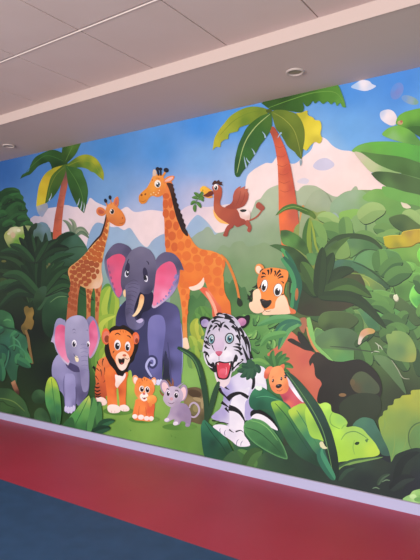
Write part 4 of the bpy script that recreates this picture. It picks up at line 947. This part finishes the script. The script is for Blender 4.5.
# spiky green tuft on its shoulder
F(190, 310, 4)
tg = Part('grass_tuft', 'dark green spiky tuft at the shoulder of the white tiger')
for q in ("236,220 215,240 188,244", "240,225 222,256 200,268", "248,226 240,256 226,280", "254,224 254,252 246,276", "250,215 230,222 205,224", "258,220 272,236 276,254", "248,210 226,206 205,212"): leaf(tg, q, 24, '2f6040', '24503a')
ell(tg, 244, 218, 16, 16, '2c5a3c')

F(192, 305, 6)
e = wt.sub('ear', 'black edged ear with lavender lining'); sh(e, "44,88 52,74 66,68 88,72 108,82 112,104 96,130 80,142 62,136 50,116", "17141a"); ell(e, 78, 108, 24, 24, "70,100:9a88bc 88,118:bca8d4", rot=-20)
e = wt.sub('ear', 'black edged ear with pink lining'); sh(e, "258,80 282,66 312,68 336,58 346,68 344,96 334,120 310,140 288,136 268,110", "17141a"); ell(e, 298, 102, 28, 24, "290,95:d488b4 310,112:b874a4", rot=-10)
sh(wt, "64,262 60,290* 68,276 70,310 84,350 104,372 132,396* 136,420 142,440 152,468 164,484 176,488 190,498* 206,486 222,470 232,440 240,404 262,386* 282,360 304,344* 326,346 330,322 366,326* 354,290 350,240 338,200 318,166 296,136 284,108 264,82 244,66 220,56 200,50 172,52 148,64 124,82 104,100 92,126 84,152 76,190 70,226",
   "200,60:c6c0d2 120,110:c0bacd 260,110:c6c0d2 160,140:d4c8dc 90,190:c2bdd2 270,200:d6d2e0 320,240:c6c2d4 340,310:b4aec8 160,240:e0c8e0 100,330:e8e4ee 220,290:ece6f0 270,330:dcd8e6 180,470:ecd8dc 290,160:dcd8e6 85,300:d4d0e0", auto=0, grid=1)
sh(wt, "142,170 156,160 178,160 192,176 194,220 190,262 180,284 162,300 142,284 130,262 132,220", "165,180:d8ccde 160,230:dcc2dc 150,270:d8b8d4 180,250:d4bcd8", auto=0)
for q, w in (("150,62 160,50 196,58", 10), ("200,52 206,62 250,78", 14), ("130,84 150,72 196,78", 14), ("196,72 226,82 258,106", 16), ("118,104 140,94 170,100", 12), ("226,96 250,110 266,130", 12), ("168,136 180,112 200,100", 12), ("170,132 150,112 130,110", 12), ("172,130 172,112 168,96", 8), ("150,124 138,132 122,152", 10), ("192,122 208,132 226,150", 12), ("166,140 162,150 166,160", 8), ("120,120 108,136 100,156", 12), ("240,124 256,140 268,164", 14), ("106,150 96,166 92,182", 10), ("262,130 280,160 292,210", 14), ("282,136 306,170 318,220", 14), ("300,176 320,220 330,280", 14), ("318,190 340,240 346,300", 16), ("268,180 284,210 290,244", 12), ("290,244 274,234 256,234", 12), ("296,268 276,254 244,250", 14), ("300,300 280,276 250,268", 12), ("336,330 316,280 300,240", 14), ("356,322 350,290 340,260", 14), ("84,216 96,236 112,246", 12), ("76,240 90,256 108,262", 12), ("72,280 88,290 100,300", 12), ("82,190 92,200 98,214", 8), ("74,212 78,226 86,236", 8), ("120,240 128,262 138,278", 6), ("206,250 196,270 182,290", 6)): stripe(wt, q, w * 1.45, '17151b')
# black shading around the jaw
sh(wt, "90,280 112,322 132,346 146,398 134,404 112,388 96,360 84,326 78,300", "17151b", auto=0); sh(wt, "262,296 248,330 240,370 236,400 252,384 268,366 288,352 310,330 300,322 282,342 268,340 276,316", "17151b", auto=0)
sh(wt, "92,300 108,330 122,348 112,352 98,338 86,312", "e0dce8", auto=0); sh(wt, "252,350 262,340 276,344 262,362 250,372", "e8e4ee", auto=0)
for q in ("96,362 110,372 124,378", "300,330 286,340 272,344", "250,400 262,380 284,366"): line(wt, q, 6, 'e4e0ea')
mz = wt.sub('muzzle', 'white muzzle with pink nose'); sh(mz, "160,296 140,284 116,292 102,312 108,334 126,344 150,338 162,332 178,340 208,342 232,328 240,300 226,278 204,270 186,278 178,292", "120,310:efeaf2 210,300:f4f0f6 160,325:e6dcea 130,335:dcd6e4 220,325:e0dae8", auto=0)
sh(mz, "140,282 160,276 182,280 178,294 162,308 148,298", "160,284:d86a88 160,302:c84a6c", auto=0); line(mz, "162,308 162,330", 3, '3a2a38', taper=1)
mo_ = wt.sub('mouth', 'wide open red mouth with tongue'); sh(mo_, "138,350 150,342 164,336 190,342 216,342 240,336 244,348 234,392 222,432 206,446 180,448 156,440 146,410", "1a1318", auto=0)
sh(mo_, "150,352 166,346 196,350 228,348 230,362 222,400 212,428 196,440 172,438 158,428 152,396", "190,360:d8304a 170,400:e44056 205,400:e03a50 185,430:d02c44", auto=0)
sh(mo_, "160,404 172,384 190,380 206,388 214,410 204,434 184,438 166,430", "190,395:ee5c72 190,430:e04860", auto=0); line(mo_, "204,372 208,396 202,420", 5, 'f49aa8')
for q in ("152,350* 158,346 160,362*", "222,348* 230,346 226,364*"): sh(mo_, q, "f4f0ee", straight=True)
for x, y, a, b in ((116, 206, 17, 28), (225, 200, 24, 30)):
    ey = wt.sub('eye', 'pale blue eye'); ell(ey, x, y, a + 4, b + 4, '1c1820', rot=10); ell(ey, x, y, a * .9, b * .9, 'c4d4d8', rot=10); ell(ey, x + 1, y + 3, a * .7, b * .7, '5a97a4'); ell(ey, x + 1, y + 2, a * .42, b * .44, '1c2a34'); ell(ey, x + 4, y - 6, 4, 5, 'f8fcfc')

TONE[:] = [1.0, 0.0]
# ================================================================== ORANGE CUB PEEKING
F(255, 350, 6)
dc = Part('orange_cub', 'orange cub with floppy ears peeking over the leaves')
sh(dc, "150,262 170,232 200,222 228,236 252,268 292,316 280,336 240,346 200,346 176,316 164,290", "190,260:c0485a 230,280:cc5866 260,320:c8505c 200,320:d86a54 180,290:a83c50", auto=0)
sh(dc, "188,160 202,172 226,200 250,240 268,270 292,314 268,300 236,262 208,222 196,200", "210,190:d0c4d4 250,260:ece8ee 285,310:d8c8d0", auto=0)
e = dc.sub('ear', 'folded ear'); sh(e, "74,172 56,168 54,146 60,122 78,102 98,98 108,108 98,128 86,140", "75,120:ea8058 70,160:cf5a40")
e = dc.sub('ear', 'folded ear'); sh(e, "144,104 156,90 174,84 178,100 170,120 160,116", "dc6c48")
sh(dc, "82,160 90,134 104,108 128,98 150,96 166,110 178,132 190,162 200,196 202,226 194,248 172,262 146,264 122,258 102,240 90,212 84,186", "120,120:f09a5c 160,130:ee9054 100,190:ee9458 150,190:f29c5a 190,220:e07a48 150,250:ec8a50 100,230:e27e4c", grid=0.8)
ns = dc.sub('nose', 'dark nose'); sh(ns, "124,214 136,206 154,204 162,212 154,224 138,230 128,226", "2a2426"); ell(ns, 140, 211, 6, 3, '7a7074')
line(dc, "128,240 148,246 168,232", 3.5, '9a4a30')
for x, y, r in ((108, 184, 10), (181, 160, -14), (158, 172, 0)):
    ey = dc.sub('eye'); ell(ey, x, y, 6, 11, '2a2024', rot=r); ell(ey, x - 2, y - 3, 2, 3, 'f0e4e0')
stripe(dc, "190,158 180,140 174,130", 8, '30202a'); line(dc, "100,168 108,160 116,164", 3, 'b05a34')

# ================================================================== FOREGROUND LEAVES, CENTRE
F(190, 310, 4)
bd1 = Part('grass_blade', 'long dark blade arching in front of the log')
line(bd1, "-50,150 -20,165 14,190 36,230 52,290 62,350 66,420 60,500", 24, '25462e', taper=0.35); line(bd1, "-40,158 0,182 26,218 42,270", 5, '4a7a46')
bd2 = Part('grass_blade', 'dark blade beside the white tiger'); line(bd2, "116,286 100,330 84,390 70,440", 22, '27482f', taper=0.3)
F(200, 370, 4.667)
cl = Part('teal_leaf', 'dark teal leaf at the foot of the white tiger')
sh(cl, "4,290 8,250 18,232 30,240 60,266 96,294 120,316 134,340 150,372 170,420 60,440 20,400", "20,250:2a7050 60,290:236448 110,320:2a6a4a 60,340:1a4434 120,380:1f4a30 30,330:1c5240")
line(cl, "22,244 60,300 100,350 130,400", 4, '153c2c')
leaf(cl, "-110,470 -140,452 -175,448", 22, '2c5a34', '1f4428'); leaf(cl, "-70,450 -100,436 -130,440", 20, '3a6a3a', '2a5230')
leaf(cl, "10,450 -20,420 -60,410", 30, '2f5f38', '234a2c')
F(60, 380, 2.625)
sl = Part('broad_leaf', 'pointed green leaves right of the baby elephant')
F(44, 305, 4.667)
leaf(sl, "250,580 240,520 246,480 262,452", 60, '3f7a40', '2c5c34'); leaf(sl, "250,600 270,560 300,545 330,540", 36, '2c6440', '1f4a30'); leaf(sl, "220,600 270,580 310,575", 36, '255238', '183a28')
leaf(sl, "200,600 205,520 222,470 232,430", 60, '4c8c48', '2f6438')
sh(sl, "96,600 116,530 150,488 180,450 210,422* 218,450 212,500 196,560 180,620", "205,435:a8c054 180,470:7ab050 150,520:4c9a4a 200,500:5aa04c 130,570:2c6a38 190,570:34743c")
line(sl, "208,430 180,490 150,550 130,600", 4, '2f6a38')
F(0, 330, 6)
tl2 = Part('yellow_tipped_leaf', 'tall leaf with yellow tip in front of the baby elephant')
sh(tl2, "270,390 274,340 286,300 306,281 324,290 342,320 356,370 364,430 368,500 356,570 320,570 296,500 276,450", "306,295:b4cc30 325,320:a4c434 285,340:8cb83c 315,370:5ca04a 350,400:64a648 300,430:3f8a4c 340,470:34784a 320,530:245a38 285,420:4c9a50")
line(tl2, "308,290 318,380 330,470 340,560", 5, '3c7c40')
F(0, 300, 4)
bo = Part('broad_leaf'); sh(bo, "230,560 250,500 290,470 300,540 280,600", "2c5f34")

F(240, 350, 4)
fg = Part('leaf_base', 'dark ground foliage along the bottom edge, centre')
sh(fg, "-80,470 -40,410 10,400 60,420 120,405 200,380 300,400 420,380 560,420 760,440 760,700 -80,600", "0,430:38603a 60,440:3f683c 120,440:2c4a36 200,430:26402f 300,440:25382f 420,440:24332e 600,480:232c30", auto=0)
leaf(fg, "60,470 30,430 -10,400", 46, '4f8040', '3a6636'); leaf(fg, "20,470 50,420 90,402", 50, '456f3a', '35592f')
ll = Part('teal_leaf', 'teal leaf beside the orange cub'); sh(ll, "36,196 50,164 72,146 96,152 126,174 160,196 200,226 210,260 150,250 100,236 60,240 40,226", "60,170:2f7a52 110,180:28704c 160,210:246448 80,220:1c543c 60,200:1f6046")
sh(ll, "60,150 68,142 76,146 86,142 88,156 78,162 66,158", "dcecdc", auto=0); line(ll, "64,190 110,186 170,206", 3, '4a9a6c')
lb = Part('broad_leaf', 'green leaf with bright yellow-green tip')
sh(lb, "124,214 140,204 164,204 190,226 214,258 246,308 282,370 320,440 330,470 280,450 230,420 190,370 160,310 140,260", "145,212:8fc038 180,230:5c9c3a 160,260:3c7a40 220,300:2f6a42 200,350:2a5c3c 270,380:275240 300,440:20402f", auto=0)
line(lb, "140,212 190,270 240,350 300,440", 4, '1f5034')
lo = Part('broad_leaf', 'oval green leaf with pale rim'); sh(lo, "14,312 20,292 40,278 66,276 92,284 120,306 150,344 174,384 190,434 160,430 124,414 86,392 50,366 24,336", "40,300:4c8a4e 80,300:4a8a4c 60,340:3c7844 120,350:3c7544 150,400:2c5c38 90,380:30663c", rim='5c9c5c', rw=0.9)
line(lo, "20,310 70,326 120,366 170,420", 4, '27522f'); line(lo, "40,282 80,292 116,318 150,362", 4, '70b060')
lc_ = Part('broad_leaf', 'yellow-green leaf in the centre of the foreground')
sh(lc_, "194,250 204,234 224,222 246,214 272,220 290,250 304,300 322,352 342,410 356,460 340,450 300,410 262,356 226,304", "215,240:aed03c 255,225:9cc83c 280,250:84b840 240,280:5c9c4c 290,330:3f8a58 270,350:3a8054 330,420:2a6450", auto=0)
line(lc_, "226,240 270,310 320,400", 4, '3a7c4c')
ly = Part('yellow_green_bush', 'bright yellow-green round leaves at the right foreground')
F(315, 380, 4)
sh(ly, "-40,130 -20,92 -4,80 10,90 18,96 42,90 62,100 68,126 98,138 118,152 130,170 126,188 164,184 190,196 216,222 240,252 258,284 250,302 200,312 150,318 100,334 82,300 60,260 20,240 -20,220",
   "0,110:b4dc3c 45,105:b0e052 60,130:96cc48 100,160:8cc452 90,210:a8dc40 60,190:96cc40 140,200:9ac852 190,220:98c850 230,280:aed23c 170,290:98c83c 110,300:9ccc38 80,260:a0d438 20,180:7cb040", auto=0, grid=1.5)
line(ly, "70,128 60,150 66,178 100,196", 4, '6ca040'); line(ly, "104,240 124,214 158,206 190,220 216,240", 4, '5f9048'); line(ly, "160,300 152,270 158,240", 4, '7fb044')
line(ly, "106,196 118,180 128,184", 4, '7ab048')
sh(ly, "158,254 168,247 178,249 174,258 164,260", "1f3a24"); sh(ly, "200,240 212,236 208,250", "4f7a40")
tk2 = Part('teal_leaf', 'blue-green leaf behind the yellow-green bush'); sh(tk2, "150,184 164,164 190,150 216,152 236,162 250,190 268,220 290,256 302,300 270,300 256,280 240,252 214,222 190,196 164,186", "190,160:45785c 230,180:40705c 270,240:3a6650 290,290:34584a", auto=0)
bo_ = Part('broad_leaf', 'big yellow-olive leaf at the right foreground')
sh(bo_, "254,170 258,150 270,142 274,126 290,118 292,104 312,98 318,78 340,72 350,62 384,58* 386,42 420,38 520,30 560,200 540,300 420,280 370,282 330,310 304,342* 302,310 290,270 266,220", "270,150:84a03c 320,90:98a83c 380,60:a4ac34 300,160:7c9a44 400,80:98a43c 350,150:7a9644 300,280:64904c 340,280:6a9850 400,180:6e9046 420,260:64884a 460,100:8c9a3a", auto=0, grid=1.5)
line(bo_, "388,280 376,250 376,210 392,184 420,170 470,168", 5, '47663c', taper=0.7); line(bo_, "396,268 388,240 396,206 420,190", 5, '4f7a48'); sh(bo_, "384,270 378,230 390,200 420,180 520,180 520,290 420,290", "380,240:5f8448 430,230:5f8a4c")
for q in ("268,210 280,180 276,150", "306,320 318,260 316,200", "350,286 366,240 364,200"): line(bo_, q, 4, '76984a')
db = Part('dark_foliage', 'dark leaves along the bottom right edge')
sh(db, "60,350 90,330 150,322 200,316 256,312 300,330 322,300 356,284 400,272 440,274 600,280 640,600 300,560 60,480", "120,340:2a3c34 200,330:2f4438 260,330:2b3a30 360,300:22302a 420,300:2a3a34 200,400:232f2e 350,400:22292e 420,420:262c34", auto=0)
leaf(db, "80,360 140,330 200,318 272,308", 18, '6f9a4c', '3a5a3c'); leaf(db, "90,400 120,360 160,350", 30, '2f4a3a', '24362f'); leaf(db, "250,420 270,390 300,376", 16, '455f48', '324638'); leaf(db, "330,440 360,340 420,290", 60, '27352f', '1f2a28'); leaf(db, "300,440 350,400 400,392", 40, '2c3a36', '20292a')
for q in ("230,434 244,430 258,436", "268,408 284,400 300,402"): line(db, q, 4, '6a8a6a')
br = Part('bright_leaf_cluster', 'light green round leaves at the bottom right corner')
sh(br, "352,480 364,466 380,458 392,444 420,436 460,430 560,440 560,560 440,530 400,500", "370,474:8cc070 395,450:9ccc74 420,460:7ab060 440,490:5c9050 400,480:a4d084 500,480:5c9850", auto=0)
ell(br, 392, 466, 14, 9, 'b4dc94'); ell(br, 415, 452, 14, 9, '8fc46c'); ell(br, 412, 478, 16, 9, '6ca458')
F(240, 350, 4)
db2 = Part('grass_blade', 'tall dark blade crossing the foreground leaves')
sh(db2, "178,88* 200,92 222,108 252,138 284,176 312,214 334,250 352,290 368,330 382,380 392,430 397,500 392,524* 372,506 358,450 346,400 328,346 304,292 276,240 244,190 214,144 192,110", "200,100:2a4a38 260,170:2c4c3a 320,260:27443a 360,340:1f3a2e 380,450:1c3028 240,180:34583c", auto=0)
line(db2, "186,92 230,150 290,240 330,320 352,400 372,496", 3.5, '5c8a50', taper=0.5)
sh(db2, "318,372 330,366 340,384 350,392 338,396 324,390", "d0d0a4", auto=0)
leaf(db2, "378,520 340,460 322,420 326,390", 34, '3c8a64', '2a6850')

# extension beyond the photo's right edge, so the print does not stop short
F(0, 0, 1)
ex = Part('jungle_foliage', 'more green leaves at the near end of the wall')
for i in range(34):
    random.seed(500 + i)
    x = random.uniform(515, 640); y = random.uniform(170, 620); a = random.uniform(-3.0, -0.3); L_ = random.uniform(40, 80)
    ca = random.choice((('5fa048', '47803c'), ('6fae4c', '568c40'), ('3f6a38', '2c5030'), ('84b44c', '66963f')))
    if y > 460: ca = ('2f4c38', '23382e')
    leaf(ex, f"{x:.0f},{y:.0f} {x+L_*.5*math.cos(a)+4:.0f},{y+L_*.5*math.sin(a):.0f} {x+L_*math.cos(a):.0f},{y+L_*math.sin(a)+10:.0f}", 30, *ca)
EDGE[0] = 0
ex2 = Part('jungle_foliage', 'more dark leaves at the far end of the wall')
for i in range(34):
    random.seed(900 + i)
    x = random.uniform(-250, -62); y = random.uniform(225, 400); a = random.uniform(-3.0, -0.3); L_ = random.uniform(25, 50)
    ca = random.choice((('2a5a2c', '1c4020'), ('346a32', '224a26'), ('1c3a1c', '142c14'), ('3a7044', '2a5a38')))
    leaf(ex2, f"{x:.0f},{y:.0f} {x+L_*.5*math.cos(a)+4:.0f},{y+L_*.5*math.sin(a):.0f} {x+L_*math.cos(a):.0f},{y+L_*math.sin(a)+6:.0f}", 18, *ca)
random.seed(7)


# ------------------------------------------------------------------ build the mural's objects
def new_mesh_obj(name, verts, faces, material, parent=None, origin=None, colors=None):
    me = bpy.data.meshes.new(name)
    o0 = origin or Vector((0, 0, 0))
    me.from_pydata([v - o0 for v in verts], [], faces)
    if colors:
        at = me.color_attributes.new('print', 'FLOAT_COLOR', 'POINT')
        buf = []
        for c in colors: buf += [*c, 1.0]
        at.data.foreach_set('color', buf)
    me.materials.append(material)
    o = bpy.data.objects.new(name, me); COL.objects.link(o)
    if parent: o.parent = parent
    return o

root = None
for p in PARTS:
    if not p.f:
        if any(q.parent is p for q in PARTS):       # a figure made only of sub-parts: an empty holds them
            vs = [v for q in PARTS if q.parent is p for v in q.v]
            o = bpy.data.objects.new(p.name, None); COL.objects.link(o); o.parent = MURAL.obj
            o.empty_display_size = 0.1; p.obj = o
            if p.label: o['label'] = p.label
        continue
    # faces look into the room
    fs = []
    for fc in p.f:
        a, b, c = (p.v[i] for i in fc[:3])
        fs.append(fc if (b - a).cross(c - a).dot(N) > 0 else fc[::-1])
    par = None
    if p is not MURAL: par = (p.parent or MURAL).obj
    o = new_mesh_obj(p.name, p.v, fs, M_PRINT, par, P0, p.c)
    p.obj = o
    if p is MURAL: o.location = P0
    if p.label and p is not MURAL: o['label'] = p.label
MURAL.obj['label'] = MURAL.label
MURAL.obj['category'] = 'mural'

# ------------------------------------------------------------------ the room
def prism(name, quad_s_o, z0, z1, material, kind='structure', parent=None, bevel=0):
    """box in the wall frame: s range, o range, z range"""
    (s0, s1), (o0, o1) = quad_s_o
    vs = [wl(s, o, z) for z in (z0, z1) for s, o in ((s0, o0), (s1, o0), (s1, o1), (s0, o1))]
    fs = [(0, 1, 2, 3), (4, 5, 6, 7), (0, 1, 5, 4), (1, 2, 6, 5), (2, 3, 7, 6), (3, 0, 4, 7)]
    bm = bmesh.new()
    bv = [bm.verts.new(v) for v in vs]
    for f in fs: bm.faces.new([bv[i] for i in f])
    bmesh.ops.recalc_face_normals(bm, faces=bm.faces)
    if bevel: bmesh.ops.bevel(bm, geom=list(bm.edges), offset=bevel, segments=2, affect='EDGES')
    me = bpy.data.meshes.new(name); bm.to_mesh(me); bm.free()
    me.materials.append(material)
    o = bpy.data.objects.new(name, me); COL.objects.link(o)
    if kind: o['kind'] = kind
    if parent: o.parent = parent
    return o

M_WALL = mat('wall_paint', '8f8782', 0.7)
M_SOFFIT = mat('soffit_paint', 'c8b4ac', 0.75, 0.2, 0.3, 1.5, col2='c2aea6')
M_FACE = mat('soffit_face_paint', 'bda89f', 0.7, 0.2)
M_TILE = mat('ceiling_panel_paint', 'd2bdb6', 0.8, 0.15, 0.25, 3, 0.1, 200, 'ceb8b0')
M_GAP = mat('ceiling_joint', '8c7870', 0.9, 0.1)
M_BAR = mat('ceiling_bar_paint', 'd4c2ba', 0.6, 0.2)
M_RED = mat('red_carpet', 'bc3450', 0.42, 0.45, 0.28, 2.2, 0.25, 260, 'b02c46')
M_BLUE = mat('blue_carpet', '38597f', 0.6, 0.22, 0.25, 7, 0.3, 200, '304e6f')
M_BASE = mat('baseboard_paint', 'a4a6c4', 0.45, 0.3)
M_BASET = mat('baseboard_cap_metal', '8a8896', 0.4, 0.4)

MAT_O = coords(hit(120, 519.5, Vector((0, 0, 0)), Vector((0, 0, 1))))[1]
ROOM_O = 9.0
prism('wall_back', ((S0, S1), (-0.15, 0.0)), -0.05, SOFFIT_Z + 0.5, M_WALL)
prism('floor', ((S0, S1), (-0.15, MAT_O)), -0.06, 0.0, M_RED)
prism('floor_2', ((S0, S1), (MAT_O, ROOM_O)), -0.06, 0.0, M_BLUE)
# baseboard with its thin cap
bz = onwall(210, 458.0, 0.024).z
bb = prism('baseboard_back', ((S0, S1), (0.0, 0.022)), 0.0, bz - 0.006, M_BASE)
cap = prism('baseboard_cap', ((S0, S1), (0.0, 0.024)), bz - 0.006, bz, M_BASET, kind='structure', parent=bb)

# soffit over the wall; ceiling beyond it
SO = coords(hit(120, 89.9, Vector((0, 0, SOFFIT_Z)), Vector((0, 0, 1))))[1]
pf = wl(0, SO, 0)
CEIL_Z = hit(120, 78.6, pf, N).z
print('SOFFIT_Z', SOFFIT_Z, 'SO', SO, 'CEIL_Z', CEIL_Z, 'MAT_O', MAT_O, 'base', bz, 'layers', LAYER[0])
sof = prism('trim_1', ((S0, S1), (-0.15, SO - 0.012)), SOFFIT_Z, CEIL_Z + 0.25, M_SOFFIT)
sf = prism('trim_2', ((S0, S1), (SO - 0.012, SO)), SOFFIT_Z - 0.002, CEIL_Z + 0.25, M_FACE)

ceil = prism('ceiling', ((S0, S1), (SO, ROOM_O)), CEIL_Z + 0.012, CEIL_Z + 0.25, M_GAP)
C = Vector((0, 0, CEIL_Z)); UP = Vector((0, 0, 1))
g = [coords(hit(x, y, C, UP)) for x, y in ((15, 56), (78, 29), (160, 0), (319, 14.6), (225, 43.5), (150.5, 67.5))]
print('grid', [(round(a, 3), round(b, 3)) for a, b, _ in g])
TS = (g[0][0] - g[2][0]) / 2
SREF = (g[0][0] + g[1][0] + g[2][0]) / 3
OREF = (g[0][1] + g[1][1] + g[2][1]) / 3
bm = bmesh.new()
def bmbox(bm, s0, s1, o0, o1, z0, z1, bev=0):
    vs = [bm.verts.new(wl(s, o, z)) for z in (z0, z1) for s, o in ((s0, o0), (s1, o0), (s1, o1), (s0, o1))]
    fs = [bm.faces.new([vs[i] for i in f]) for f in ((0, 1, 2, 3), (4, 5, 6, 7), (0, 1, 5, 4), (1, 2, 6, 5), (2, 3, 7, 6), (3, 0, 4, 7))]
GAP = 0.0045
rows = [(SO + 0.001, OREF - GAP)]
o = OREF
while o < ROOM_O - TS:
    rows.append((o + (GAP * 2.2 if len(rows) % 2 else GAP), o + TS * 1.0 - GAP)); o += TS
i0 = int((S0 - SREF) / TS) - 1
for (oa, ob) in rows:
    s = SREF + i0 * TS
    while s < S1:
        a, b = max(S0, s + GAP), min(S1, s + TS - GAP)
        if b - a > 0.02: bmbox(bm, a, b, oa, ob, CEIL_Z, CEIL_Z + 0.012)
        s += TS
bmesh.ops.recalc_face_normals(bm, faces=bm.faces)
me = bpy.data.meshes.new('ceiling_panels'); bm.to_mesh(me); bm.free(); me.materials.append(M_TILE)
cp = bpy.data.objects.new('ceiling_panels', me); COL.objects.link(cp); cp.parent = ceil; cp['kind'] = 'structure'
o = OREF
bm = bmesh.new()
while o < ROOM_O - TS:
    bmbox(bm, S0, S1, o - GAP * 2.2, o - GAP * 0.7, CEIL_Z - 0.003, CEIL_Z + 0.011); o += TS * 2
bmesh.ops.recalc_face_normals(bm, faces=bm.faces)
me = bpy.data.meshes.new('ceiling_grid_bar'); bm.to_mesh(me); bm.free(); me.materials.append(M_BAR)
cb = bpy.data.objects.new('ceiling_grid_bar', me); COL.objects.link(cb); cb.parent = ceil; cb['kind'] = 'structure'

# ------------------------------------------------------------------ recessed downlights in the soffit
M_RING = mat('downlight_ring_paint', 'b8a89f', 0.5, 0.3)
M_LENS = mat('downlight_lens', '8a7a70', 0.35, 0.4)
def lathe(name, profile, material, parent, seg=40):
    bm = bmesh.new(); rings = []
    for r, z in profile:
        rings.append([bm.verts.new((r * math.cos(2 * math.pi * i / seg), r * math.sin(2 * math.pi * i / seg), z)) for i in range(seg)])
    for a, b in zip(rings, rings[1:]):
        for i in range(seg):
            bm.faces.new((a[i], a[(i + 1) % seg], b[(i + 1) % seg], b[i]))
    if profile[-1][0] < 0.07: bm.faces.new(rings[-1])
    bmesh.ops.recalc_face_normals(bm, faces=bm.faces)
    me = bpy.data.meshes.new(name); bm.to_mesh(me); bm.free(); me.materials.append(material)
    for p in me.polygons: p.use_smooth = True
    o = bpy.data.objects.new(name, me); COL.objects.link(o); o.parent = parent
    return o
def downlight(px, py, label):
    p = hit(px, py, Vector((0, 0, SOFFIT_Z)), UP)
    e = bpy.data.objects.new('recessed_downlight', None); COL.objects.link(e)
    e.location = p; e.empty_display_size = 0.05
    e['label'] = label; e['category'] = 'ceiling light'; e['group'] = 'round downlights in the lowered ceiling edge'
    lathe('trim_ring', [(0.062, -0.001), (0.060, -0.009), (0.054, -0.012), (0.048, -0.011), (0.044, -0.004), (0.043, 0.0)], M_RING, e)
    lathe('lens', [(0.045, -0.003), (0.030, -0.004), (0.012, -0.0045), (0.002, -0.0046)], M_LENS, e)
downlight(295, 71.5, 'round white downlight in the soffit above the right palm tree')
downlight(9, 145.5, 'round white downlight in the soffit at the far left of the wall')

# ------------------------------------------------------------------ light
def area(name, loc, target, sx, sy, power, col):
    d = bpy.data.lights.new(name, 'AREA'); d.shape = 'RECTANGLE'; d.size = sx; d.size_y = sy; d.energy = power; d.color = col
    o = bpy.data.objects.new(name, d); COL.objects.link(o); o.location = loc
    o.rotation_euler = (Vector(target) - Vector(loc)).to_track_quat('-Z', 'Y').to_euler()
    return o
area('window_daylight', wl(-1.0, 6.6, 1.25), wl(0.2, 0, 1.25), 7.0, 2.3, 520, (1.0, 0.96, 0.95))
w = bpy.data.worlds.new('world'); scene.world = w; w.use_nodes = True
bg = w.node_tree.nodes['Background']
bg.inputs['Color'].default_value = (0.97, 0.97, 1.0, 1); bg.inputs['Strength'].default_value = 0.95
scene.view_settings.view_transform = 'Standard'
scene.view_settings.look = 'None'
scene.view_settings.exposure = 0
scene.view_settings.gamma = 1
